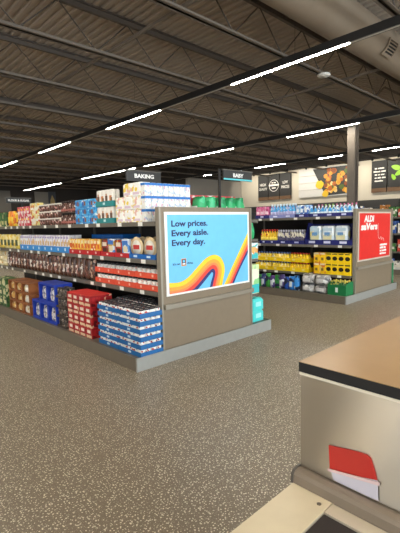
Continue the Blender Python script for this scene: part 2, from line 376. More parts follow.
put_text('LOW', b, (XW-.034, 14.6, 3.78), .36, .17, M_TXT, '-x', .01); put_text('PRICES', b, (XW-.034, 14.70, 3.5), .56, .17, M_TXT, '-x', .01)
b = banner(9.2, 8.42, 'dark banner with lines of white writing beside the green leaf banner')
for i, ws in enumerate(((.12, .30), (.34, .22), (.12, .09, .18), (.10, .16, .2), (.42,))):
    blurred_words(b, (XW-.034, 9.08 if i == 1 else 9.02, 4.0 - i*.155), ws, .085, M_TXT, '-x')
b = banner(8.40, 7.3, 'dark banner with bright green leaves at the right edge of the photo')
M_LEAF = mat('#8fc62b', .5)
for (yy, zz, a, s) in ((8.0, 4.0, 20, .22), (7.85, 3.72, -30, .2), (8.1, 3.55, 60, .16), (7.6, 3.9, 40, .2)):
    pts = []
    for i in range(14):
        t = 2*math.pi*i/14; u, w = s*math.cos(t), .55*s*math.sin(t)*(1-.3*math.cos(t)); ca, sa = math.cos(math.radians(a)), math.sin(math.radians(a))
        pts.append((yy + u*ca - w*sa, zz + u*sa + w*ca))
    part('leaf', MB().prism(pts, 'x', XW-.036, XW-.031, M_LEAF), b)
# the food picture
F = empty('food_picture', (XW, 11.7, 2.85), 'wide wall picture of orange food on slate over white planks', 'picture')
for i in range(4): part('plank', MB().box(XW-.03, XW+.09, 9.95, 13.48, 2.86 + i*.40, 3.245 + i*.40, mat('#d8d5cf', .6)), F)
part('slate_tray', MB().prism([(12.55, 4.40), (9.97, 4.40), (9.97, 2.95), (11.75, 2.88)], 'x', XW-.04, XW-.031, mat('#3a3b3a', .6)), F)
def disc(y, z, r, m, n=12, dx=.046):
    return MB().prism([(y + r*random.uniform(.82, 1.1)*math.cos(2*math.pi*i/n), z + r*random.uniform(.82, 1.1)*math.sin(2*math.pi*i/n)) for i in range(n)], 'x', XW-dx, XW-.041, m)
foods = [mat('#d98f2c'), mat('#e6b24a'), mat('#b8642a'), mat('#e9c98a'), mat('#8a4a22'), mat('#55652c')]
rf = random.Random(3)
for i in range(60):
    yy = rf.uniform(10.1, 11.75); zz = rf.uniform(3.05, 4.28); k = rf.choice((0, 0, 1, 1, 2, 3, 4, 5)); rr = rf.uniform(.07, .15)
    part('food_piece', disc(yy, zz, rr, foods[k], 14, .046 + .0006*i), F)
part('lemon_slice', disc(12.1, 3.5, .24, mat('#e5bb2d'), 16, .062), F); part('lemon_slice', disc(11.75, 2.98, .19, mat('#e5bb2d'), 16, .06), F)
# rail with spot heads in front of the wall
R = empty('spot_rail', (19.6, 12, 4.4), 'thin black rail with small spot heads above the banners', 'rail')
part('rail', MB().box(19.58, 19.62, 5.5, 17.6, 4.40, 4.43, M_TRACK), R)
for k in range(10):
    yy = 6.2 + k*1.2
    sl_ = bpy.data.lights.new('spot_lamp', 'SPOT'); sl_.energy = 80; sl_.color = (1, .93, .8); sl_.spot_size = 2.4; sl_.spot_blend = .8; sl_.shadow_soft_size = .05
    so_ = bpy.data.objects.new('spot_lamp', sl_); COL.objects.link(so_); so_.location = (19.6, yy, 4.25); so_.rotation_euler = (0, math.radians(-62), 0)
    part('spot_head', MB().lathe([(.05, 4.27), (.06, 4.33), (.05, 4.40)], M_TRACK, 8, 19.6, yy), R)
# pictures far away on the back wall
for i, (xa, xb, za, zb, m, lab) in enumerate(((13.0, 13.47, 2.6, 4.1, None, ''),)): pass
for xa, xb, lab, hx in ((9.0, 10.2, 'grey panel on the dark back wall over brown jars', '#6d6860'), (11.9, 12.9, 'pale grey panel beside the pasta picture on the back wall', '#8a857c')):
    B = thing('wall_panel', MB().box(xa, xb, Y1-.06, Y1, 2.5, 4.1, mat(hx)).box(xa, xb, Y1-.07, Y1-.06, 2.5, 2.62, M_WOOD), ((xa+xb)/2, Y1, 2.5), lab, 'panel')
# grey block's side shows the pasta picture in the photograph: a picture hung on the back wall
P = empty('pasta_picture', (13.1, Y1-.05, 2.9), 'distant picture of pale pasta on the dark back wall', 'picture')
part('board', MB().box(12.92, 13.48, Y1-.06, Y1, 2.9, 4.15, mat('#4c4f55')), P)
part('pasta', MB().prism([(13.0, 2.95), (13.42, 2.95), (13.38, 3.5), (13.2, 3.9), (13.05, 3.5)], 'y', Y1-.075, Y1-.061, mat('#b39d6a')), P)
# refrigerated cases along the right wall
M_COOL = mat('#4b4a48', .4); 
for k in range(5):
    ya = 5.0 + k*2.5
    R = empty('refrigerated_case', (20.4, ya+1.2, 0), ['refrigerated case under the green leaf banner', 'refrigerated case under the right end of the food picture', 'refrigerated case under the left half of the food picture', 'refrigerated case under the LOW PRICES banner', 'refrigerated case under the HIGH QUALITY banner'][k], 'refrigerator', 'refrigerated cases by the right wall')
    part('body', MB().box(20.1, 20.85, ya, ya+2.46, .15, 2.1, mat('#3a3937')), R); part('plinth', MB().box(20.15, 20.85, ya, ya+2.46, 0, .15, M_BLACK), R)
    part('fascia', MB().box(20.02, 20.85, ya, ya+2.46, 2.1, 2.45, M_COOL), R)
    for q in range(3):
        dd = part('door', MB().box(20.04, 20.095, ya+.02+q*.81, ya+.80+q*.81, .18, 2.08, mat('#565a5c', .15)), R)
        part('handle', MB().box(20.0, 20.035, ya+.06+q*.81, ya+.09+q*.81, .9, 1.5, M_TRIM), dd)

# ------------------------------------------------------------------ gondolas
TAGM = MB().box(-.002, .002, -.04, .04, -.022, .022, M_TAG).mesh('price_tag')
def gondola(bx0, bx1, px0, px1, sxl, sxr, yb, ye, levels, label, base=.13, top=1.685, tags=None, spine_top=1.55, right_levels=None):
    cx = (px0+px1)/2
    G = empty('gondola_shelving', (cx, (yb+ye)/2, 0), label, 'shelving')
    part('base_deck', MB().box(bx0+.015, bx1-.015, yb+.015, ye-.015, .10, base, M_SHELF).box(bx0+.06, bx1-.06, yb+.06, ye-.06, 0, .10, M_BACK), G)
    kp = part('kick_plate', MB().box(bx0, bx0+.014, yb+.021, ye, 0.0, base+.012, M_KERB_SHADED), G)  # aisle side: its shade is painted in as a darker brown
    part('kick_plate', MB().box(bx0, bx1, yb-.0, yb+.014, 0.0, base+.012, M_TRIM), G)  # end face of the same kerb: cool daylight painted into the paler grey
    part('kick_plate', MB().box(bx1-.014, bx1, yb+.015, ye, 0.0, base+.012, M_KERB_SHADED), G)
    part('corner_post', MB().box(bx0-.004, bx0+.02, yb-.004, yb+.02, 0.0, base+.014, M_TRIM), G)
    part('back_panel', MB().box(cx-.015, cx+.015, yb+.10, ye, base, spine_top, M_BACK), G)
    k = yb + .12
    while k < ye:
        part('upright', MB().box(cx-.035, cx+.035, k-.02, k+.02, base, spine_top+.005, M_SHELF), G); k += 1.3
    for side, xa, xb in ((-1, sxl, cx-.036), (1, cx+.036, sxr)):
        for z in (levels if side < 0 else right_levels or levels):
            S = part('shelf', MB().box(xa, xb, yb+.10, ye-.02, z-.03, z, M_SHELF), G)
            xe = sxl if side < 0 else sxr
            part('price_rail', MB().box(xe-.018 if side < 0 else xe, xe if side < 0 else xe+.018, yb+.10, ye-.02, z-.045, z+.004, M_RAIL), S)
            if side < 0:
                k = yb + .28 + random.random()*.1
                while k < (ye if tags is None else tags):
                    link('price_tag', TAGM, S, (xe-.021-WL[S.name][0], k-WL[S.name][1], z-.02-WL[S.name][2])); k += random.choice((.30, .42, .5, .6))
    yp = yb + .03
    E = part('end_panel', MB().box(px0+.02, px1-.02, yp+.004, yp+.055, base, top-.02, M_TAUPE), G)
    part('panel_trim', MB().box(px0, px0+.022, yp-.004, yp+.06, base, top, M_EDGE), E)
    part('panel_trim', MB().box(px1-.022, px1, yp-.004, yp+.06, base, top, M_EDGE), E)
    part('panel_trim', MB().box(px0+.022, px1-.022, yp-.002, yp+.06, top-.025, top, M_TAUPE), E)
    part('ledge', MB().box(px0+.03, px1+.0, yp-.035, yp+.003, .585, .635, M_EDGE), E)
    return G
LV = (1.53, 1.115, .765)
gondola(2.27, 4.53, 2.635, 4.155, 2.65, 4.36, 3.37, 9.4, LV, 'double sided grocery shelving with the light blue poster on its end', tags=9.0, right_levels=(1.53, 1.27, 1.0, .52))
RV = (1.57, 1.03, .465)
gondola(6.73, 9.0, 7.13, 8.78, 7.10, 8.90, 3.37, 8.6, RV, 'double sided shelving of cleaning goods with the red poster on its end', top=1.70, tags=6.0)
gondola(11.25, 13.5, 11.6, 13.2, 11.58, 13.2, 3.36, 8.4, (1.55, 1.1, .6), 'farthest shelving, glimpsed past the red poster at the right edge', tags=4)

# ------------------------------------------------------------------ posters
def clip(me, x0, x1, z0, z1):
    bm = bmesh.new(); bm.from_mesh(me)
    for co, no in (((x0,0,0),(-1,0,0)), ((x1,0,0),(1,0,0)), ((0,0,z0),(0,0,-1)), ((0,0,z1),(0,0,1))):
        g = bm.verts[:] + bm.edges[:] + bm.faces[:]
        bmesh.ops.bisect_plane(bm, geom=g, plane_co=co, plane_no=no, clear_outer=True)
    bm.to_mesh(me); bm.free(); return me
YP = 3.396
P = empty('blue_poster', (3.38, YP, .72), 'light blue poster reading Low prices. Every aisle. Every day. with curving rainbow stripes', 'poster')
part('white_frame', MB().box(2.70, 4.085, YP-.010, YP+.006, .722, 1.632, M_WHITE), P)
part('print_sheet', MB().box(2.733, 4.057, YP-.013, YP-.0105, .745, 1.602, mat('#6fc0ee', .45)), P)
oA = [(2.70,.868),(2.738,.868),(2.887,.861),(3.012,.903),(3.143,.994),(3.26,1.075),(3.359,1.118),(3.451,1.125),(3.541,1.087),(3.597,1.01),(3.612,.921),(3.584,.82),(3.551,.707)]
iA = [(2.66,.66),(2.73,.665),(2.986,.68),(3.134,.738),(3.232,.804),(3.311,.865),(3.36,.902),(3.384,.92),(3.40,.918),(3.408,.897),(3.395,.856),(3.369,.802),(3.334,.70)]
oB = [(3.55,.677),(3.706,.896),(3.844,1.08),(3.963,1.239),(4.064,1.381)]
iB = [(3.736,.683),(3.83,.823),(3.91,.931),(3.981,1.017),(4.059,1.11)]
def smooth(pts, k=6):
    out = []
    for i in range(len(pts)-1):
        p0 = pts[max(i-1,0)]; p1 = pts[i]; p2 = pts[i+1]; p3 = pts[min(i+2, len(pts)-1)]
        for j in range(k):
            t = j/k
            out.append(tuple(.5*((2*p1[c]) + (-p0[c]+p2[c])*t + (2*p0[c]-5*p1[c]+4*p2[c]-p3[c])*t*t + (-p0[c]+3*p1[c]-3*p2[c]+p3[c])*t**3) for c in (0,1)))
    return out + [pts[-1]]
stripes = [('#fbd22f', 0, .25), ('#f6a53a', .25, .44), ('#f28a4f', .44, .58), ('#ea4438', .58, .80), ('#2c3170', .80, 1.0)]
for o_, i_ in ((oA, iA), (oB, iB)):
    so, si = smooth(o_), smooth(i_)
    for k, (hx, a, b) in enumerate(stripes):
        vs = []; 
        for p, q in zip(so, si):
            for t in (a, b): vs.append((p[0]+(q[0]-p[0])*t, YP-.0142-.0002*k, p[1]+(q[1]-p[1])*t))
        fs = [(2*j, 2*j+1, 2*j+3, 2*j+2) for j in range(len(so)-1)]
        mb = MB().add(vs, fs, mat(hx, .45)); me = clip(mb.mesh('stripe'), 2.733, 4.057, .745, 1.602)
        base_ = WL[P.name]
        for v in me.vertices: v.co -= Vector(base_)
        st = link('stripe', me, P)
M_NTXT = mat('#1d2350', .5)
for s, z, w, h in (('Low prices.', 1.452, .545, .088), ('Every aisle.', 1.348, .555, .088), ('Every day.', 1.243, .50, .088)):
    put_text(s, P, (2.787, YP-.0142, z), w, h, M_NTXT, '-y', .028)
put_text("It's an", P, (2.793, YP-.0142, 1.052), .10, .026, M_NTXT, '-y', .01); put_text('thing.', P, (3.0, YP-.0142, 1.046), .09, .028, M_NTXT, '-y', .01)
part('logo', MB().box(2.915, 2.985, YP-.0150, YP-.0135, 1.035, 1.118, mat('#f0a24a')).box(2.923, 2.977, YP-.0158, YP-.0150, 1.043, 1.11, mat('#1f2a52')).box(2.936, 2.964, YP-.0164, YP-.0158, 1.075, 1.10, mat('#6fc7ee')).box(2.930, 2.970, YP-.0164, YP-.0158, 1.05, 1.066, M_WHITE), P)
P = empty('red_poster', (7.9, YP, .72), 'red poster with white lettering and a thin squiggle on the shelving end', 'poster')
part('frame', MB().box(7.20, 8.64, YP-.010, YP+.006, .725, 1.645, mat('#cdbfae')), P)
part('print_sheet', MB().box(7.235, 8.61, YP-.013, YP-.0105, .755, 1.615, mat('#e32b26', .45)), P)
put_text('ALDI', P, (7.41, YP-.0142, 1.452), .43, .125, M_WHITE, '-y', .05, shear=.12)
put_text('saVers', P, (7.285, YP-.0142, 1.30), .71, .135, M_WHITE, '-y', .05, shear=.1)
for i, ws in enumerate(((.34,), (.17, .09), (.07, .22), (.10, .17))): blurred_words(P, (8.125, YP-.0142, .975 - i*.058), ws, .042, M_WHITE, '-y')
sq = smooth([(8.04,1.42),(8.03,1.28),(8.05,1.15),(8.12,1.12),(8.16,1.15),(8.20,1.10),(8.26,1.13),(8.31,1.09),(8.31,1.06)])
vs = []
for p in sq: vs += [(p[0]-.004, YP-.0143, p[1]-.004), (p[0]+.004, YP-.0143, p[1]+.004)]
part('squiggle', MB().add(vs, [(2*j, 2*j+1, 2*j+3, 2*j+2) for j in range(len(sq)-1)], M_WHITE), P)

# ------------------------------------------------------------------ category signs
M_SIGN = mat('#2c2b2a', .5)
def sign(word, xa, xb, y, z0, z1, pole_x, pole_z0, label, tint=None, w=.7):
    S = empty('aisle_sign', (pole_x, y, pole_z0), label, 'sign', 'hanging category signs')
    part('board', MB().box(xa, xb, y-.012, y+.012, z0, z1, M_SIGN), S)
    fr = mat('#5c574f', .4)
    part('border', MB().box(xa-.01, xb+.01, y-.015, y+.015, z1, z1+.012, fr), S)
    if tint: part('colour_strip', MB().box(xa, xb, y-.015, y-.0125, z0, z0+.02, mat(tint)), S)
    part('pole', MB().box(pole_x-.012, pole_x+.012, y-.012+.025, y+.012+.025, pole_z0, z1+.012, M_TRACK), S)
    put_text(word, S, ((xa+xb)/2 - (xb-xa)*w/2, y-.0135, z0+(z1-z0)*.32), (xb-xa)*w, (z1-z0)*.42, M_WHITE, '-y', .03)
sign('BAKING', 2.98, 3.54, 4.5, 2.075, 2.205, 3.45, 1.556, 'dark sign reading BAKING above the white cartons', w=.56)
sign('FLOUR & SUGAR', 2.97, 3.48, 9.0, 2.03, 2.13, 3.3, 1.536, 'small far sign reading FLOUR & SUGAR at the left edge', w=.85)
sign('BABY', 3.80, 4.36, 3.56, 2.045, 2.165, 3.76, 1.536, 'dark sign reading BABY on a pole above green packs', '#5fc3c9', w=.36)

# ------------------------------------------------------------------ product kit: each kind is a root mesh with part meshes, placed many times
class Kind:
    def __init__(s, name, root, parts, w, d, h): s.name = name; s.root = root; s.parts = parts; s.w = w; s.d = d; s.h = h
def put(k, x, y, z, label, cat, group=None, rz=0.0):
    o = link(k.name, k.root, None, (x, y, z)); o.rotation_euler.z = rz
    tag(o, label, cat, group)
    for pn, me in k.parts: link(pn, me, o)
    return o
def carton(name, w, d, h, m, labels=(), top=None, bev=.004, ends=False):
    """box of goods; labels = [(y0,y1,z0,z1,material)] as fractions of the front, raised on both the front (-x) and end (-y) faces"""
    root = MB().cbox(0, 0, 0, w, d, h, m, bev).mesh(name); parts = []
    for lb in labels:
        a, b, z0, z1, lm = lb[:5]; nm = lb[5] if len(lb) > 5 else 'front_label'
        parts.append((nm, MB().box(-d/2-.0015, -d/2+.001, w*(a-.5), w*(b-.5), h*z0, h*z1, lm).mesh(nm)))
        if ends: parts.append((nm, MB().box(d*(a-.5), d*(b-.5), -w/2-.0015, -w/2+.001, h*z0, h*z1, lm).mesh(nm)))
    if top: parts.append(('top_flap', MB().cbox(0, 0, h, w*.99, d*.99, .003, top).mesh('top_flap')))
    return Kind(name, root, parts, w, d, h)
def round_kind(name, prof, m, parts, n=10, ex=1.0, ey=1.0):
    r = max(p[0] for p in prof)
    return Kind(name, MB().lathe(prof, m, n, 0, 0, ex, ey).mesh(name), [(pn, MB().lathe(pp, pm, n, 0, 0, ex, ey).mesh(pn)) for pn, pp, pm in parts], 2*r*ey, 2*r*ex, max(p[1] for p in prof))
def pillow(name, w, d, h, m, lab=None):
    """soft bag: rounded bulging pack with a crimped top"""
    prof = [(0.30, 0.0), (0.47, .06), (0.5, .3), (0.49, .6), (0.42, .84), (0.25, .95), (0.22, 1.0)]
    mb = MB(); n = 12; vs = []; fs = []
    for r, z in prof:
        rx = r * d; ry = (0.5 if z > .9 else (.40 + .10*math.sin(math.pi*min(z+.1,1)))) * w
        for i in range(n):
            t = 2*math.pi*i/n; c_, s_ = math.cos(t), math.sin(t)
            vs.append((rx*math.copysign(abs(c_)**.6, c_), ry*math.copysign(abs(s_)**.6, s_), z*h))
    for k in range(len(prof)-1):
        for i in range(n): fs.append((k*n+i, k*n+(i+1)%n, (k+1)*n+(i+1)%n, (k+1)*n+i))
    fs.append(tuple(range(n-1,-1,-1))); fs.append(tuple(range((len(prof)-1)*n, len(prof)*n)))
    root = mb.add(vs, fs, m, True).mesh(name); parts = []
    if lab: parts.append(('front_label', MB().box(-d*.5-.003, -d*.42, -w*.26, w*.26, h*.22, h*.62, lab).mesh('front_label')))
    return Kind(name, root, parts, w, d, h)
def tray(name, w, d, h, m, floor_t=.004, back=None, side=None, logo=None):
    """open display tray: floor, low front, walls; back/side give taller walls"""
    t = .004; bk = back or h; sd = side or h
    root = MB().box(-d/2, d/2, -w/2, w/2, 0, floor_t, m).box(-d/2, -d/2+t, -w/2, w/2, floor_t, h, m).box(d/2-t, d/2, -w/2, w/2, floor_t, bk, m)
    root.prism([(-d/2+t, floor_t), (d/2-t, floor_t), (d/2-t, bk), (-d*.1, sd), (-d/2+t, h)], 'y', -w/2, -w/2+t, m)
    root.prism([(-d/2+t, floor_t), (d/2-t, floor_t), (d/2-t, bk), (-d*.1, sd), (-d/2+t, h)], 'y', w/2-t, w/2, m)
    parts = []
    if logo:
        for q in range(logo[1]):
            yy = -w/2 + w*(q+.5)/logo[1]
            parts.append(('printed_logo', MB().box(-d/2-.0012, -d/2+.001, yy-logo[2]/2, yy+logo[2]/2, h*.3, h*.75, logo[0]).mesh('printed_logo')))
    return Kind(name, root.mesh(name), parts, w, d, h)
def row(kinds, F, ya, yb, n, z, label, cat, group, deep=1, gap=.004, order=None):
    """n goods from ya to yb with their fronts on X = F; deep rows behind"""
    if not isinstance(kinds, (list, tuple)): kinds = [kinds]
    if not isinstance(label, (list, tuple)): label = [label]*len(kinds)
    st = (yb - ya)/n
    for r in range(deep):
        for i in range(n):
            q = (order[i] if order else i) % len(kinds); k = kinds[q]
            put(k, F + k.d/2 + r*(k.d+gap), ya + st*(i+.5), z, label[q], cat, group)

# ---- left shelving, top shelf
Z = LV[0] + .001
bluecap = mat('#1f74c4', .4)
whiteprint = printed('#eeebe2', (('#d4a5b8', .10), ('#b9c6d8', .10), ('#d8cfc0', .08)), (60, 60, 45))
k_milk = carton('milk_carton', .08, .08, .143, whiteprint, [(.02, .98, .80, .985, bluecap, 'blue_band')], bev=.006, ends=True)
for lv in range(3):
    for i in range(8): put(k_milk, 2.70 + i*.084, 3.70, Z + lv*.1445, 'white carton with a blue top band, stacked three high above the poster', 'carton', 'white cartons beside the BAKING sign')
yelprint = printed('#faf7f0', (('#f2d24a', .20), ('#e8b6a8', .10), ('#efe0b0', .1)), (26, 26, 26))
k_sugar = pillow('sugar_bag', .175, .15, .15, yelprint, None)
k_sugar = carton('sugar_pack', .175, .16, .148, yelprint, [(.15, .85, .1, .28, mat('#e2c9d6'))], bev=.014)
for lv in range(3):
    for i in range(3 if lv < 2 else 2): put(k_sugar, 2.665 + .08, 3.84 + i*.178, Z + lv*.1495, 'white sugar pack with yellow print, stacked beside the white cartons', 'pack', 'yellow and white sugar packs')
teal = mat('#2b8b8c', .5)
k_ttray = tray('display_tray', .40, .30, .065, teal, logo=(mat('#cfe8e6'), 1, .05))
k_mix = carton('baking_pouch', .09, .05, .20, mat('#e9e4da', .45), [(.2, .8, .28, .62, mat('#6d4a35')), (.35, .65, .62, .75, mat('#c98a5a'), 'picture')], bev=.01)
k_mixb = carton('baking_pouch', .09, .05, .20, mat('#eee9df', .45), [(.2, .8, .30, .62, mat('#d98c54')), (.1, .5, .3, .5, mat('#5a3b2c'), 'picture')], bev=.01)
for lv in range(2):
    zz = Z + lv*.211
    put(k_ttray, 2.665 + .15, 4.545, zz, ['lower teal tray of baking pouches on the top shelf', 'upper teal tray of baking pouches on the top shelf'][lv], 'tray', 'teal display trays')
    for r in range(2 if lv else 4):
        for i in range(4): put((k_mix, k_mixb)[(i+r+lv) % 2], 2.665 + .034 + r*.06, 4.398 + i*.098, zz+.005, 'white baking pouch with a brown picture in a teal tray', 'pouch', 'pouches in teal trays')
skyp = printed('#3fa4dd', (('#2b7fc2', .20), ('#8fd0ef', .14), ('#b05a4a', .05), ('#e8eef0', .06)), (24, 24, 30))
k_blue = carton('blue_pack', .185, .20, .108, skyp, [(.38, .62, .25, .75, mat('#8a5a48'), 'picture'), (.68, .86, .3, .7, mat('#2a4fae'), 'logo')], bev=.01)
k_bluetop = carton('pale_pack', .185, .2, .05, printed('#dfe4e2', (('#b9a99a', .15), ('#8cc7e6', .1)), (24, 24, 30)), [(.3, .7, .2, .7, mat('#a08a78'))])
for lv in range(3):
    for i in range(3): put(k_blue, 2.665 + .10, 4.855 + i*.19, Z + lv*.1095, 'bright blue wrapped pack with small pictures, stacked on the top shelf', 'pack', 'bright blue packs')
brownp = printed('#4f2f24', (('#6b4434', .25), ('#c98f86', .10), ('#d8c7b8', .08), ('#33201a', .1)), (40, 40, 40))
k_frost = round_kind('frosting_tub', [(.036, 0), (.044, .004), (.047, .088)], brownp, [('lid', [(.049, .088), (.049, .104), (.044, .108)], mat('#e6ded2', .4))], 12)
for lv in range(3):
    for i in range(8): put(k_frost, 2.665 + .05, 5.84 + .05 + i*.097, Z + lv*.109, 'brown tub with a white lid, stacked three high on the top shelf', 'tub', 'brown tubs with white lids')
k_cocoa = round_kind('cocoa_bottle', [(.03, 0), (.037, .005), (.037, .10), (.02, .13), (.018, .14)], brownp, [('cap', [(.021, .14), (.021, .165), (.018, .168)], mat('#2a1c18', .4)), ('sleeve', [(.0378, .02), (.0378, .05)], mat('#b56c60'))], 10)
for r in range(2):
    for i in range(6): put(k_cocoa, 2.665 + .042 + r*.08, 5.40 + i*.077, Z, 'dark brown bottle with a pinkish sleeve between blue packs and tubs', 'bottle', 'brown bottles on the top shelf')
k_cocoab = tray('board', .47, .16, .012, mat('#5b463a'))
put(k_cocoab, 2.665 + .08, 5.592, Z + .169, 'brown cardboard layer between two levels of brown bottles', 'board')
for i in range(6): put(k_cocoa, 2.665 + .044, 5.40 + i*.077, Z + .174, 'dark brown bottle with a pinkish sleeve between blue packs and tubs', 'bottle', 'brown bottles on the top shelf')
k_cream = carton('cream_box', .155, .10, .185, printed('#e9d98a', (('#f2ead0', .3), ('#c9553f', .1), ('#e0b03a', .12)), (22, 22, 22)), [(.1, .9, .4, .6, mat('#f3eee0'))])
for lv in range(2):
    for i in range(2): put(k_cream, 2.665 + .05, 6.70 + i*.16, Z + lv*.1865, 'cream and yellow box between red boxes and brown tubs', 'box', 'cream and yellow boxes')
k_red = carton('red_box', .135, .08, .165, printed('#cf3347', (('#e97a86', .2), ('#f2dfd8', .18), ('#a31f2c', .1)), (22, 22, 22)), [(.15, .85, .3, .55, mat('#f0dedb')), (.3, .7, .6, .8, mat('#f2c64b'), 'picture')])
for lv in range(2):
    for i in range(4): put(k_red, 2.665 + .04, 7.05 + i*.138, Z + lv*.1665, 'red and pink box with white label, stacked two high on the top shelf', 'box', 'red boxes on the top shelf')
k_or = pillow('orange_pouch', .16, .09, .28, printed('#ef8a2c', (('#f6c432', .3), ('#c75a20', .1)), (16, 16, 16)), mat('#f3d04a'))
k_ye = pillow('yellow_pouch', .16, .09, .24, printed('#f4c61e', (('#f7dd62', .25), ('#b9541f', .08)), (16, 16, 16)), mat('#d8682a'))
for i in range(3): put((k_ye, k_or, k_or)[i], 2.665 + .05, 7.67 + i*.165, Z, ['yellow pouch beside the red boxes on the top shelf', 'orange pouch between yellow pouch and green boxes', 'orange pouch between yellow pouch and green boxes'][i], 'pouch', 'orange and yellow pouches')
k_gr = carton('green_box', .17, .1, .27, printed('#2f5a2c', (('#47783a', .25), ('#d9cf9a', .12), ('#1d3d20', .15)), (16, 16, 16)), [(.2, .8, .15, .4, mat('#cfc488'))])
for i in range(4): put(k_gr, 2.665 + .05, 8.18 + i*.175, Z, 'dark green box at the far left end of the top shelf', 'box', 'dark green boxes')

# ---- left shelving, second shelf
Z = LV[1] + .001
blue = mat('#1467b8', .45); red = mat('#c3242c', .45); ltb = mat('#3b93dc', .45)
k_ptray = tray('pie_tray', .51, .32, .055, blue, back=.14, side=.26, logo=(mat('#d5e6f2'), 2, .07))
put(k_ptray, 2.665 + .16, 3.775, Z, 'blue display tray with high curved side holding round pie crusts', 'tray')
def pie():
    n = 16; m = mat('#e2c79a'); mb = MB().lathe([(.09, -.02), (.118, .02), (.122, .03)], m, n)
    mb.v = [(-z, y, x + .123) for x, y, z in mb.v]
    lab = MB().lathe([(.085, .031), (.085, .034)], mat('#efe9dc'), n); lab.v = [(-z, y, x + .123) for x, y, z in lab.v]
    lb2 = MB().box(-.0365, -.0345, -.06, .06, .10, .15, mat('#c83a34'))
    return Kind('pie_crust', mb.mesh('pie_crust'), [('round_label', lab.mesh('round_label')), ('brand_band', lb2.mesh('brand_band'))], .21, .06, .21)
k_pie = pie()
for r in range(3):
    for i in range(2): put(k_pie, 2.665 + .052 + r*.085, 3.648 + i*.252, Z + .006, 'round pie crust with pale label standing in the blue tray', 'pie crust', 'pie crusts in the blue tray')
k_rtray = tray('red_tray', .315, .26, .055, red, logo=(mat('#f0c9c4'), 1, .04))
k_bw = carton('pudding_box', .145, .1, .215, printed('#dfe6ee', (('#5b8fd0', .25), ('#c9a24a', .12), ('#a8432f', .1)), (20, 20, 20)), [(.12, .88, .68, .92, mat('#3c78c8')), (.2, .8, .3, .6, mat('#ead9b0'), 'picture')])
k_brn = carton('brownie_box', .145, .1, .205, printed('#8b2f22', (('#c9412f', .25), ('#e9c65a', .1), ('#4f241c', .2)), (20, 20, 20)), [(.15, .85, .6, .85, mat('#e7d9c4')), (.2, .8, .25, .5, mat('#4a241a'), 'picture')])
for t_ in range(2):
    yc = 4.195 + t_*.325
    put(k_rtray, 2.665 + .13, yc, Z, ['red tray of pudding and brownie boxes next to the pie tray', 'red tray of pudding and brownie boxes next to orange boxes'][t_], 'tray', 'red display trays')
    for r in range(2):
        for i in range(2): put((k_bw, k_brn)[i], 2.665 + .058 + r*.108, yc - .077 + i*.152, Z + .005, ('blue and white pudding box standing in a red tray', 'dark red brownie box standing in a red tray')[i], 'box', 'boxes in red trays')
k_rt2 = tray('red_tray', .435, .26, .065, red, logo=(mat('#f0c9c4'), 2, .035))
k_oy = carton('cake_mix_box', .082, .1, .205, printed('#f1b033', (('#f6d676', .25), ('#d9682a', .15), ('#fff1d0', .08)), (26, 26, 20)), [(.15, .85, .72, .92, mat('#f4e3b2')), (.2, .8, .4, .66, mat('#e06a2b'), 'picture')])
for t_ in range(2):
    yc = 4.92 + t_*.442
    put(k_rt2, 2.665 + .13, yc, Z, ['red tray of orange cake mix boxes, nearer the brownie boxes', 'red tray of orange cake mix boxes, nearer the white cartons'][t_], 'tray', 'red display trays')
    for r in range(2):
        for i in range(5): put(k_oy, 2.665 + .058 + r*.108, yc - .17 + i*.085, Z + .005, 'orange and yellow cake mix box in a red tray', 'box', 'orange cake mix boxes')
k_back = carton('blue_case', .28, .3, .262, blue, [(.2, .8, .3, .6, mat('#0f4f96'))])
for i in range(3): put(k_back, 3.18, 4.86 + i*.285, Z, 'deep blue case at the back of the shelf behind the orange boxes', 'case', 'blue cases at the back')
k_lb = tray('light_blue_tray', .475, .26, .09, ltb, logo=(mat('#d9ecf8'), 2, .04))
k_lav = carton('white_carton', .09, .1, .255, printed('#e9e6ea', (('#cfc6da', .2), ('#d9b27a', .10), ('#f4f1ec', .2)), (26, 26, 16)), [(.2, .8, .36, .62, mat('#d8b78a')), (.15, .85, .80, .9, mat('#a79cc4'), 'brand_band')])
for t_ in range(4):
    yc = 5.83 + t_*.482
    put(k_lb, 2.665 + .13, yc, Z, ['light blue tray of white cartons next to the orange boxes', 'second light blue tray of white cartons from the orange boxes', 'third light blue tray of white cartons from the orange boxes', 'light blue tray of white cartons next to the yellow pouches'][t_], 'tray', 'light blue display trays')
    for r in range(2):
        for i in range(5): put(k_lav, 2.665 + .058 + r*.108, yc - .187 + i*.0935, Z + .005, 'white carton with small picture in a light blue tray', 'carton', 'white cartons in blue trays')
k_yp = pillow('grain_pouch', .19, .1, .27, printed('#e6c95a', (('#f1e2a0', .25), ('#5c6a3a', .12)), (14, 14, 14)), mat('#4d5a3c'))
for i in range(6): put(k_yp, 2.665 + .055, 7.66 + .05 + i*.2, Z, 'yellow pouch with dark label at the left end of the middle shelf', 'pouch', 'yellow pouches on the middle shelf')

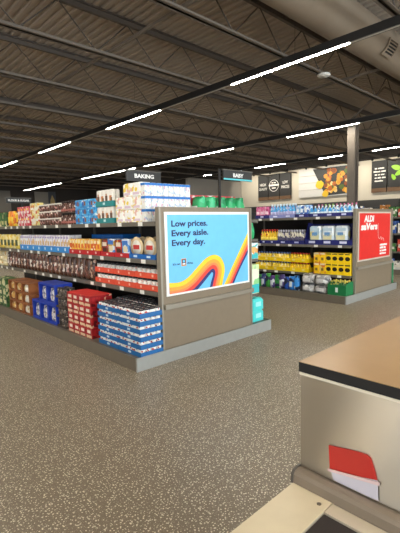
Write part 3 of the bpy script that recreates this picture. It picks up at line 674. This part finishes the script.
# ---- left shelving, third shelf
Z = LV[2] + .001
ored = mat('#e8553a', .45)
k_otray = tray('orange_tray', .455, .29, .064, ored, logo=(mat('#f6b9a4'), 2, .03))
k_can = round_kind('small_can', [(.034, 0), (.037, .003), (.037, .103)], printed('#f1ece4', (('#e7a79a', .14), ('#d9d3c8', .15)), (45, 45, 45)), [('lid', [(.037, .103), (.038, .105), (.038, .127), (.032, .130)], mat('#1c1a1b', .5))], 10)
for lv in range(2):
    for t_ in range(3):
        yc = 3.70 + t_*.463
        put(k_otray, 2.665 + .145, yc, Z + lv*.1365, [['lower', 'upper'][lv] + s for s in (' orange tray of white cans nearest the poster', ' orange tray of white cans in the middle of three', ' orange tray of white cans nearest the brown pouches')][t_], 'tray', 'orange can trays')
        for r in range(3):
            for i in range(5): put(k_can, 2.665 + .048 + r*.088, yc - .176 + i*.088, Z + lv*.1365 + .005, 'white can with a black lid packed in an orange tray', 'can', 'white cans in orange trays')
kinds = []
labs = ('#c2a48c', '#d9ccbf', '#8a5a4a', '#b98478')
for i in range(4):
    kinds.append(pillow('baking_chip_pouch', .135, .09, .29 + .01*(i % 2), printed(('#58382a', '#644030', '#4c2e22', '#6b4632')[i], (('#6a4331', .22), ('#27140f', .22), (labs[i], .10)), (22, 22, 22), .3), printed(labs[i], (('#5b3428', .3), ('#f0e6dc', .2)), (30, 30, 30))))
sl = ['brown pouch with a tan label', 'brown pouch with a cream label', 'brown pouch with a dark red label', 'brown pouch with a dusty pink label']
for r in range(2):
    for i in range(24):
        q = random.randrange(4); put(kinds[q], 2.665 + .055 + r*.115, 4.98 + i*.141, Z, sl[q] + ' on the lower middle shelf', 'pouch', 'brown pouches')
k_pc = pillow('cream_pouch', .2, .12, .096, printed('#e2cf9a', (('#efe3c4', .3), ('#b98f52', .12)), (14, 14, 14)))
for lv in range(3):
    for i in range(3): put(k_pc, 2.665 + .065, 8.47 + i*.21, Z + lv*.0965, 'cream pouch stacked at the left end beyond the brown pouches', 'pouch', 'cream pouches')

# ---- left shelving, base
Z = .131
k_btray = tray('blue_can_tray', .425, .29, .050, mat('#1b67a6', .45), logo=(mat('#cfe0ee'), 1, .05))
k_wcan = round_kind('milk_can', [(.031, 0), (.034, .003), (.034, .070), (.031, .073)], printed('#f3f0ea', (('#c94a48', .08), ('#5a6a98', .08)), (50, 50, 60)), [('rim', [(.0345, .073), (.0345, .0765), (.030, .0775)], mat('#3a3b40', .4, .2))], 10)
HB = .082
for col in range(2):
    yc = 3.60 + col*.432
    for dp in range(2):
        xc = 2.335 + .145 + dp*.296; yc = 3.60 + col*.432 + dp*.085
        for lv in range(6):
            zz = Z + lv*HB
            put(k_btray, xc, yc, zz, 'blue cardboard tray packed with white cans at the shelving corner' , 'tray', 'blue can trays at the corner')
            for r in range(4):
                for i in range(6):
                    if lv < 5 and not (dp == 0 and (r == 0 or (i == 0 and col == 0))): continue
                    put(k_wcan, xc - .105 + r*.070, yc - .1735 + i*.0694, zz + .005, 'white milk can standing in a blue tray', 'can', 'white cans in blue trays')
redp = printed('#a5191e', (('#bf2626', .25), ('#d9b48e', .08), ('#6d1014', .2)), (26, 26, 26))
k_rbox = carton('red_carton', .155, .30, .128, redp, [(.1, .9, .06, .30, mat('#e2c6a0')), (.25, .75, .5, .8, mat('#f0e2d2'), 'logo')], top=mat('#d62f2a'))
for lv in range(4):
    for i in range(4): put(k_rbox, 2.335 + .15, 4.485 + i*.158, Z + lv*.1315, 'red carton with tan printing, stacked four high beside blue trays', 'carton', 'red cartons')
k_dk = round_kind('dark_jar', [(.036, 0), (.04, .004), (.04, .10), (.034, .115)], printed('#4a4038', (('#7a6a5c', .2), ('#2c2622', .2), ('#b9ab98', .08)), (40, 40, 40)), [('lid', [(.036, .115), (.036, .13), (.033, .132)], mat('#3a332d', .4))], 10)
k_dkt = tray('dark_tray', .27, .29, .03, mat('#4b4038'))
for lv in range(4):
    put(k_dkt, 2.335 + .145, 5.245, Z + lv*.136, ['bottom', 'second', 'third', 'top'][lv] + ' dark tray of jars between red cartons and blue boxes', 'tray', 'dark jar trays')
    for r in range(2):
        for i in range(3): put(k_dk, 2.335 + .05 + r*.088, 5.16 + i*.086, Z + lv*.136 + .005, 'small dark jar with a dark lid stacked in trays', 'jar', 'dark jars')
def window_box(name, w, d, h, m, recess_shade):
    """display box with a cut-out front: frame walls and a recessed dark inside"""
    t = .006; wy = w*.42; z0, z1 = h*.12, h*.91
    mb = MB().box(-d/2, d/2, -w/2, w/2, 0, t, m).box(-d/2+t, d/2, -w/2, -w/2+t, t, h-t, m).box(-d/2+t, d/2, w/2-t, w/2, t, h-t, m).box(d/2-t, d/2, -w/2+t, w/2-t, t, h-t, m).box(-d/2, d/2, -w/2, w/2, h-t, h, m)
    mb.box(-d/2, -d/2+t, -w/2, -wy, t, h-t, m).box(-d/2, -d/2+t, wy, w/2, t, h-t, m).box(-d/2, -d/2+t, -wy, wy, t, z0, m).box(-d/2, -d/2+t, -wy, wy, z1, h-t, m)
    return Kind(name, mb.mesh(name), [('inside', MB().box(d/2-.012, d/2-t-.001, -w/2+t+.001, w/2-t-.001, t+.001, h-t-.001, recess_shade).mesh('inside')),
                                      ('shelf_floor', MB().box(-d/2+t+.001, d/2-.014, -w/2+t+.001, w/2-t-.001, z0-.008, z0-.002, m).mesh('shelf_floor'))], w, d, h)
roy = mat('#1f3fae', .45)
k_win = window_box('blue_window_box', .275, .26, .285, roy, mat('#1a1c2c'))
k_bag = pillow('candy_bag', .24, .095, .18, printed('#ece8e4', (('#8a8fae', .18), ('#c9b7a8', .15), ('#4c4a5c', .1)), (34, 34, 34)))
wl = [('lower right', 'lower middle', 'lower left'), ('upper right', 'upper left', '')]
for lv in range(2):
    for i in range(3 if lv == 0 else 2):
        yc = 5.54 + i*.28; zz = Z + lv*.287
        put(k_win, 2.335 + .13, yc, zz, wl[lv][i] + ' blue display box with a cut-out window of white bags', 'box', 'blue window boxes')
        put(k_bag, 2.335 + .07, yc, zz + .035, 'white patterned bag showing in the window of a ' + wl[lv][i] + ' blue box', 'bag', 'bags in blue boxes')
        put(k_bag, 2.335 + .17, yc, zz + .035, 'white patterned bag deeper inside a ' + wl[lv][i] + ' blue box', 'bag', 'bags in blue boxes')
kraft = printed('#96592f', (('#a5673a', .3), ('#854c26', .2)), (10, 10, 10))
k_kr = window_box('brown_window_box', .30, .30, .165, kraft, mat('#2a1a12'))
k_wb = pillow('white_bag', .25, .14, .118, printed('#efe7d4', (('#d8b674', .15), ('#f6f1e6', .2)), (20, 20, 20)))
k_gb = pillow('gold_bag', .25, .14, .118, printed('#d8a85a', (('#efd9a8', .3), ('#a86a34', .15)), (20, 20, 20)))
cn = ['nearest the blue boxes', 'in the middle of three', 'farthest to the left']
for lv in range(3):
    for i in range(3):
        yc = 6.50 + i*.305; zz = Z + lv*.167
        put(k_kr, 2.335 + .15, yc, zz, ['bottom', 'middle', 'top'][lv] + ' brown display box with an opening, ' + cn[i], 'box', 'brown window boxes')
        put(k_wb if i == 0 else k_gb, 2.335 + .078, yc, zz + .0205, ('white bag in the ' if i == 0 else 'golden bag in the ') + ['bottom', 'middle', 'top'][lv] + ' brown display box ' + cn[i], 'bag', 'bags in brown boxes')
k_gn = carton('green_pack', .2, .25, .16, printed('#3f6a35', (('#d9d2a0', .25), ('#2a4a26', .2)), (16, 16, 16)), [(.2, .8, .3, .7, mat('#dcd6aa'))])
for lv in range(3):
    for i in range(3): put(k_gn, 2.335 + .125, 7.40 + .1 + i*.21, Z + lv*.1615, 'green and cream pack stacked low at the left edge', 'pack', 'green packs on the base')

# ---- left shelving, baby goods on the far side, seen past the poster
k_dia = pillow('nappy_pack', .17, .17, .30, printed('#2aa866', (('#49c184', .2), ('#1f8a54', .2)), (12, 12, 12)), mat('#e9efe6'))
Z = LV[0] + .001
for i in range(5): put(k_dia, 3.51 + i*.18, 3.70, Z, 'plump green nappy pack in the row above the blue poster', 'pack', 'green nappy packs')
k_rp = carton('red_pack', .16, .17, .33, printed('#c8404a', (('#e8a8a4', .2), ('#f0d9d2', .15)), (14, 14, 14)), [(.2, .8, .4, .7, mat('#f0d8d2'))])
for i in range(5): put(k_rp, 3.52 + i*.18, 3.90, Z, 'red pack standing behind the green nappy packs', 'pack', 'red packs')
k_dia2 = pillow('nappy_pack', .17, .19, .215, printed('#2aa866', (('#49c184', .2), ('#1f8a54', .2)), (12, 12, 12)), mat('#e9efe6'))
for i in range(2): put(k_dia2, 4.27, 3.57 + i*.22, 1.276, 'green nappy pack on the far side upper shelf', 'pack', 'far side nappy packs')
k_wt = carton('wipes_pack', .16, .2, .215, printed('#e6ece8', (('#4db8b8', .2), ('#e7a45a', .12)), (14, 14, 14)), [(.02, .98, .02, .3, mat('#37b3b6')), (.25, .75, .45, .75, mat('#e8b46a'), 'picture')], ends=True)
for i in range(2): put(k_wt, 4.29, 3.56 + i*.18, 1.006, 'white and teal wipes pack on the far side', 'pack', 'wipes packs')
k_gt = carton('formula_pack', .16, .2, .4, printed('#cfe3a6', (('#e8efd0', .3), ('#8fd08a', .15)), (12, 12, 12)), [(.02, .98, .02, .32, mat('#35b9bb')), (.2, .8, .5, .85, mat('#e8efd0'), 'picture')], ends=True)
for i in range(2): put(k_gt, 4.31, 3.56 + i*.18, .526, 'pale green and teal pack on the far side lower shelf', 'pack', 'pale green packs')
k_teal = carton('teal_pack', .26, .28, .158, mat('#4fd6d2', .35), [(.3, .7, .3, .7, mat('#a4ece8'))], bev=.035, ends=True)
for lv in range(2): put(k_teal, 4.375, 3.60, .131 + lv*.160, ['lower', 'upper'][lv] + ' plump teal wrapped pack beside the poster on the base', 'pack', 'teal wrapped packs')

# ---- right shelving
XR = 7.112
Z = RV[0] + .001
nav = mat('#1d2470', .45); lil = mat('#8d93cf', .5)
k_nt = tray('navy_tray', .36, .25, .075, nav, logo=(mat('#c9cdea'), 1, .08))
k_pink = carton('pink_pack', .11, .1, .25, printed('#e0699a', (('#f0b4cb', .25), ('#b23a70', .15)), (18, 18, 18)), [(.15, .85, .35, .6, mat('#f4d3df'))], bev=.012)
put(k_nt, XR + .125, 5.52, Z, 'navy tray of pink packs at the left end', 'tray', 'navy display trays')
row(k_pink, XR + .01, 5.345, 5.695, 3, Z + .005, 'pink pack in the navy tray on the top right shelf', 'pack', 'pink packs', 2)
k_lt = tray('lilac_tray', .63, .25, .07, lil, logo=(mat('#dfe2f4'), 2, .1))
put(k_lt, XR + .125, 5.01, Z, 'lilac tray of light blue bottles on the top right shelf', 'tray')
def bottle(name, hexs, cap, h=.27, r=.036, lab='#e9f1f6'):
    body = printed(hexs, ((lab, .22), (cap, .06)), (30, 30, 26), .3)
    return round_kind(name, [(r*.85, 0), (r, .008), (r, h*.58), (r*.75, h*.72), (r*.35, h*.82), (r*.33, h*.86)], body, [('cap', [(r*.42, h*.86), (r*.42, h*.98), (r*.3, h)], mat(cap, .35)), ('wrap_label', [(r*1.015, h*.18), (r*1.02, h*.45)], mat(lab, .4))], 10)
k_lbb = bottle('light_blue_bottle', '#58b5e8', '#e6eff5', .29, .036, '#c9c3ea')
row(k_lbb, XR + .01, 4.70, 5.32, 8, Z + .005, 'light blue bottle with white cap in the lilac tray', 'bottle', 'light blue bottles', 2)
k_nt2 = tray('navy_tray', .30, .25, .07, nav, logo=(mat('#c9cdea'), 1, .1))
put(k_nt2, XR + .125, 4.53, Z, 'narrow navy tray between the lilac tray and the long tray', 'tray', 'navy display trays')
k_wbp = carton('tissue_pack', .085, .1, .24, printed('#9fc9ea', (('#2f62b8', .3), ('#eef3f7', .25)), (20, 20, 20)), [(.2, .8, .4, .7, mat('#f1f5f8'))], bev=.01)
row(k_wbp, XR + .01, 4.39, 4.67, 3, Z + .005, 'blue and white pack in the narrow navy tray', 'pack', 'blue and white packs', 2)
k_nt3 = tray('navy_tray', .88, .25, .07, nav, logo=(mat('#c9cdea'), 3, .09))
put(k_nt3, XR + .125, 3.925, Z, 'long navy tray of blue bottles next to the red poster', 'tray', 'navy display trays')
k_bl = bottle('blue_bottle', '#3f9ad8', '#f0f4f7', .21, .034, '#e2eef5')
row(k_bl, XR + .01, 3.50, 4.36, 11, Z + .005, 'blue bottle with white label in the long navy tray', 'bottle', 'blue bottles')
k_pk = bottle('pink_cap_bottle', '#c9e0ee', '#e77fa8', .25, .034); k_gk = bottle('green_cap_bottle', '#c9e0ee', '#9ed06a', .25, .034)
for i in range(11): put(k_gk if i in (6, 7, 8) else k_pk, XR + .25 + .05, 3.54 + i*.078, Z, 'pale bottle with green cap behind the long navy tray' if i in (6, 7, 8) else 'pale bottle with pink cap behind the long navy tray', 'bottle', 'capped bottles behind the tray')
Z = RV[1] + .001
k_nt4 = tray('navy_tray', .44, .25, .075, nav, logo=(mat('#c9cdea'), 2, .05))
put(k_nt4, XR + .125, 5.37, Z, 'navy tray of yellow bottles on the middle right shelf', 'tray', 'navy display trays')
k_yb = bottle('yellow_bottle', '#f3c61f', '#d23a2c', .30, .034, '#f7dd5a')
row(k_yb, XR + .01, 5.16, 5.58, 6, Z + .005, 'yellow bottle with red cap in a navy tray', 'bottle', 'yellow bottles', 2)
k_nt5 = tray('navy_tray', .325, .25, .075, nav, logo=(mat('#c9cdea'), 1, .1))
k_db = bottle('spray_bottle', '#d8d0bd', '#c9c6d2', .29, .031, '#4f4b66')
for t_ in range(2):
    yc = 4.645 + t_*.33
    put(k_nt5, XR + .125, yc, Z, ['navy tray of pale spray bottles next to the big packs', 'navy tray of pale spray bottles next to yellow bottles'][t_], 'tray', 'navy display trays')
    row(k_db, XR + .01, yc-.158, yc+.158, 5, Z + .005, 'pale bottle with a dark label in a navy tray', 'bottle', 'pale spray bottles', 2)
k_big = tray('navy_display_box', .98, .34, .10, nav, back=.40, side=.43, logo=(mat('#d5d9f0'), 3, .14))
put(k_big, XR + .17, 3.965, Z, 'large navy display box with high angled side holding three packs', 'box')
k_pods = carton('detergent_pack', .25, .16, .36, printed('#cfdbe2', (('#e9eef0', .3), ('#a9c6d8', .15), ('#e0d38a', .06)), (9, 9, 9)), [(.15, .85, .22, .52, mat('#e3ddb0')), (.3, .75, .45, .66, mat('#5f93c9'), 'picture'), (.1, .9, .74, .88, mat('#b9cfdd'), 'brand_band')], bev=.03)
for i in range(3): put(k_pods, XR + .10, 3.70 + i*.27, Z + .005, ['pale blue detergent pack nearest the navy box side', 'middle pale blue detergent pack in the navy box', 'pale blue detergent pack nearest the spray bottles'][i], 'pack', 'detergent packs')
Z = RV[2] + .001
yel = mat('#ffd400', .45)
k_yt = tray('yellow_tray', .455, .22, .085, yel, logo=(mat('#fbe28a'), 2, .06))
k_y1 = bottle('yellow_jug', '#ffcf10', '#c9322a', .185, .035, '#f6d24e'); k_y2 = bottle('yellow_jug', '#ffd93a', '#5a78b8', .185, .035, '#f3e6b0')
for lv in range(2):
    for t_ in range(3):
        yc = 4.60 + t_*.46
        put(k_yt, XR + .11, yc, Z + lv*.197, ['lower', 'upper'][lv] + [' yellow tray of red capped jugs', ' yellow tray in the middle of the jug trays', ' yellow tray of blue capped jugs at the left end'][t_], 'tray', 'yellow jug trays')
        row(k_y1 if t_ == 0 else k_y2, XR + .012, yc-.215, yc+.215, 6, Z + lv*.197 + .005, 'yellow jug with red cap in a yellow tray' if t_ == 0 else 'pale yellow jug with blue cap in a yellow tray', 'jug', 'jugs in yellow trays', 2)
k_yc = carton('yellow_carton', .125, .20, .205, yel, [(.22, .78, .36, .80, mat('#241c10'), 'round_mark'), (.1, .9, .88, .99, mat('#3a3020'), 'dark_band')])
# round dark marks instead of square ones
def disc_part(w, d, h, r, z, m, nm):
    n = 12; mb = MB(); 
    mb.prism([(r*math.cos(2*math.pi*i/n), z + r*.8*math.sin(2*math.pi*i/n)) for i in range(n)], 'x', -d/2-.002, -d/2+.001, m)
    return (nm, mb.mesh(nm))
k_yc.parts = [disc_part(.125, .2, .205, .050, .105, mat('#241c10'), 'round_mark'), ('dark_band', MB().box(-.1015, -.099, -.05, .05, .178, .198, mat('#3a3020')).mesh('dark_band'))]
k_yo = carton('orange_carton', .125, .20, .205, printed('#ffcb10', (('#e88a2a', .3), ('#f4d772', .15)), (14, 14, 14)), [(.1, .9, .84, .98, mat('#e9d9c4')), (.3, .7, .3, .55, mat('#8a6a2a'), 'picture')])
for lv in range(2):
    for i in range(4): put(k_yc, XR + .1, 3.545 + i*.128, Z + lv*.2065, 'yellow carton with a round black mark on the lower right shelf', 'carton', 'yellow cartons with black marks')
    for i in range(2): put(k_yo, XR + .1, 4.06 + i*.13, Z + lv*.2065, 'orange and yellow carton between black marked cartons and jugs', 'carton', 'orange and yellow cartons')
Z = .131
XB = 6.83
for i, (hx, nm) in enumerate((('#2f9a3a', 'green'), ('#2a3a7c', 'dark blue'), ('#3a9a3c', 'green'), ('#5a3a8a', 'purple'), ('#2f8f3c', 'green'), ('#4a3a78', 'purple'), ('#2450a8', 'dark blue'), ('#2f86d8', 'bright blue'), ('#3a93e0', 'bright blue'))):
    kk = pillow(nm.replace(' ', '_') + '_bag', .115, .1, .25 + .02*(i % 3), printed(hx, (('#e6e9ee', .12), ('#1c2440', .2)), (18, 18, 18)), mat('#dfe6ea') if i % 2 else None)
    put(kk, XB + .06, 5.42 - i*.117, Z, nm + ' cleaning bag standing on the base of the right shelving', 'bag', 'bags on the right base')
k_gy = pillow('grey_sack', .28, .25, .165, printed('#9d9b98', (('#dcdad6', .25), ('#5f5e60', .2)), (16, 16, 16)), mat('#d8d6d2'))
for lv in range(2):
    for i in range(2): put(k_gy, XB + .13, 3.95 + i*.29, Z + lv*.166, ['lower', 'upper'][lv] + [' grey and white sack beside the green crate', ' grey and white sack beside the blue bags'][i], 'sack', 'grey sacks')
k_crate = tray('green_crate', .36, .285, .19, mat('#1c7a45', .45), back=.24, side=.24, logo=(mat('#e3ebe4'), 1, .05))
put(k_crate, XB + .145, 3.61, Z, 'green crate of dark bottles at the corner of the right base', 'crate')
k_gbt = bottle('green_bottle', '#2c6a3a', '#d8c65a', .26, .04, '#8fb46a')
for r in range(3):
    for i in range(4): put(k_gbt, XB + .06 + r*.088, 3.48 + i*.086, Z + .005, 'green bottle with yellow cap inside the green crate', 'bottle', 'bottles in the green crate')
# right-hand side of the right shelving, seen past the red poster
k_sb = carton('blue_dotted_pack', .13, .14, .16, printed('#2f7fc0', (('#e8eef2', .25), ('#1f5a9a', .2)), (16, 16, 16)), [(.3, .7, .3, .7, M_WHITE)])
for lv in range(3): put(k_sb, 8.828, 3.535, RV[1] + .001 + lv*.161, ['bottom', 'middle', 'top'][lv] + ' blue and white pack stacked past the edge of the red poster', 'pack', 'blue packs past the red poster')
k_gc = carton('green_carton', .2, .05, .22, mat('#23804e', .45), [(.2, .8, .3, .7, mat('#5fb07f'))], ends=True)
for lv in range(2): put(k_gc, 8.947, 3.53, .131 + lv*.221, ['lower', 'upper'][lv] + ' green carton at the far corner below the red poster', 'carton', 'green cartons at the far corner')

# ---- farthest shelving
far = [('#c84a3a', 'red'), ('#d8c07a', 'tan'), ('#4a7a3c', 'green'), ('#d9d4ca', 'white'), ('#b3722e', 'orange'), ('#3c5c9a', 'blue')]
for li, z in enumerate((1.55, 1.1, .6, .13)):
    for i in range(9):
        hx, nm = far[(i*2 + li*3 + (i//3)) % 6]; h = .22 + .06*((i + li) % 3)
        kk = carton(nm + '_grocery_box', .2, .22, h, printed(hx, (('#efe8da', .2), ('#2c2622', .12)), (14, 14, 14)), [(.15, .85, .3, .6, mat('#e6ddca'))])
        put(kk, (11.60 if li < 3 else 11.34) + .11, 4.25 + i*.25, z + .001, nm + ' grocery box on the ' + ['top', 'middle', 'lower', 'bottom'][li] + ' shelf of the farthest shelving', 'box', 'boxes on the farthest shelving')

# ------------------------------------------------------------------ checkout counter in the foreground
M_SS = brushed('#c9bfac', .33); M_PLATE = mat('#d8cbae', .35, .1)
Cn = empty('checkout_counter', (1.2, 0, 0), 'stainless steel checkout counter with tan top and black edge', 'counter')
part('cabinet', MB().box(.985, 1.95, -1.2, .612, 0, 1.060, mat('#7a7268', .5)), Cn)
part('steel_cladding', MB().box(.977, .9845, -1.2, .6235, .76, 1.062, M_SS), Cn)
part('steel_lip', MB().box(.974, .984, -1.2, .626, 1.0625, 1.070, mat('#e4dac4', .4)), Cn)  # the steel's bright gleam is painted on as plain cream
part('edge_band', MB().box(.974, 1.97, -1.2, .628, 1.071, 1.0985, M_BLACK), Cn)
part('worktop', MB().box(.9745, 1.97, -1.2, .6275, 1.0988, 1.1005, mat('#ab8b63', .30)), Cn)
bp = [(.934, .7525), (.975, .7525), (.975, .787), (.962, .789), (.943, .785), (.936, .776)]
part('bumper', MB().prism(bp, 'y', -1.2, .620, mat('#7c6f60', .4)), Cn)
part('bumper_cap', MB().prism([(p[0] - (.002 if p[0] < .94 else 0), p[1] + (.002 if p[1] > .77 else 0)) for p in bp], 'y', .6202, .628, mat('#565049', .4)), Cn)
Bt = empty('checkout_belt', (.6, 0, 0), 'cream plated checkout conveyor with a dark belt at the bottom', 'conveyor')
part('body', MB().box(.22, .93, -1.2, .60, 0, .742, mat('#6b655c', .5)), Bt)
plate = part('end_plate', MB().box(.20, .972, .499, .622, .743, .7515, M_PLATE), Bt)
part('screw', MB().lathe([(.006, .7515), (.006, .7526), (.003, .7528)], mat('#8a8174', .3, .8), 10, .907, .522), plate)
part('screw', MB().lathe([(.006, .7515), (.006, .7526), (.003, .7528)], mat('#8a8174', .3, .8), 10, .40, .56), plate)
part('side_strip', MB().box(.890, .933, -1.2, .4975, .743, .7515, mat('#d8cdb6', .3, .3)), Bt)
part('side_strip', MB().box(.20, .235, -1.2, .4975, .743, .7515, mat('#d8cdb6', .3, .3)), Bt)
part('belt', MB().box(.237, .888, -1.2, .4965, .7425, .7465, mat('#2a2523', .6)), Bt)
# leaflet pocket on the steel
XC = .9765
H = empty('leaflet_holder', (XC, .46, .79), 'clear leaflet pocket with red card and white paper on the steel side', 'leaflet')
part('red_card', MB().prism([(.532, .885), (.505, .890), (.47, .897), (.443, .901), (.427, .902), (.416, .896), (.404, .862), (.399, .843), (.528, .812)], 'x', XC-.004, XC-.0005, mat('#c22f26', .4)), H)
part('white_paper', MB().prism([(.524, .816), (.397, .846), (.394, .793), (.42, .792), (.515, .792)], 'x', XC-.006, XC-.0045, mat('#cfc9d2', .4)), H)
part('clear_lip', MB().prism([(.531, .813), (.531, .820), (.391, .845), (.391, .836)], 'x', XC-.009, XC-.0065, mat('#e6c9c6', .15)), H)

# ------------------------------------------------------------------ say which one: goods that share a label are told apart by layer, place and row
ORD = 'first second third fourth fifth sixth seventh eighth ninth tenth eleventh twelfth thirteenth fourteenth fifteenth sixteenth seventeenth eighteenth nineteenth twentieth'.split()
ORD += ['twenty-' + w for w in ORD[:9]] + ['thirtieth'] + ['thirty-' + w for w in ORD[:9]] + ['fortieth']
LAY = {2: ['bottom', 'top'], 3: ['bottom', 'middle', 'top']}
def cluster(vals, eps):
    u = []
    for v in sorted(vals):
        if not u or v - u[-1] > eps: u.append(v)
    return u
def idx(u, v): return min(range(len(u)), key=lambda i: abs(u[i] - v))
same = {}
for o in COL.objects:
    if o.parent is None and 'label' in o and 'category' in o: same.setdefault(o['label'], []).append(o)
for lab, obs in same.items():
    if len(obs) < 2: continue
    zs = cluster([o.location.z for o in obs], .03); ys = cluster([o.location.y for o in obs], .02); xs_ = cluster([o.location.x for o in obs], .02)
    across = len(ys) == 1 and len(xs_) > 1
    if across: ys, xs_ = xs_, ys
    far_ = obs[0].location.x
    ref = 'from the left' if across else 'from the blue poster' if far_ < 5 else 'from the red poster' if far_ < 10 else 'from the front'
    for o in obs:
        a, b = (o.location.x, o.location.y) if across else (o.location.y, o.location.x)
        ph = []
        if len(zs) > 1:
            k = idx(zs, o.location.z); ph.append((LAY[len(zs)][k] if len(zs) in LAY else 'bottom' if k == 0 else 'top' if k == len(zs)-1 else ORD[k]) + ' layer')
        if len(ys) > 1: ph.append(ORD[min(idx(ys, a), 39)] + ' ' + ref)
        if len(xs_) > 1:
            k = idx(xs_, b); ph.append(('front' if k == 0 else ORD[min(k, 39)]) + ' row')
        base_ = lab.split(',')[0]; tail = ', '.join(ph)
        for cut in (None, ' at the ', ' on the ', ' standing ', ' packed ', ' stacked ', ' between ', ' beside ', ' behind ', ' in the ', ' in a '):
            if cut: base_ = base_.split(cut)[0] if len((base_ + ' ' + tail).split()) > 16 else base_
        o['label'] = base_ + ', ' + tail
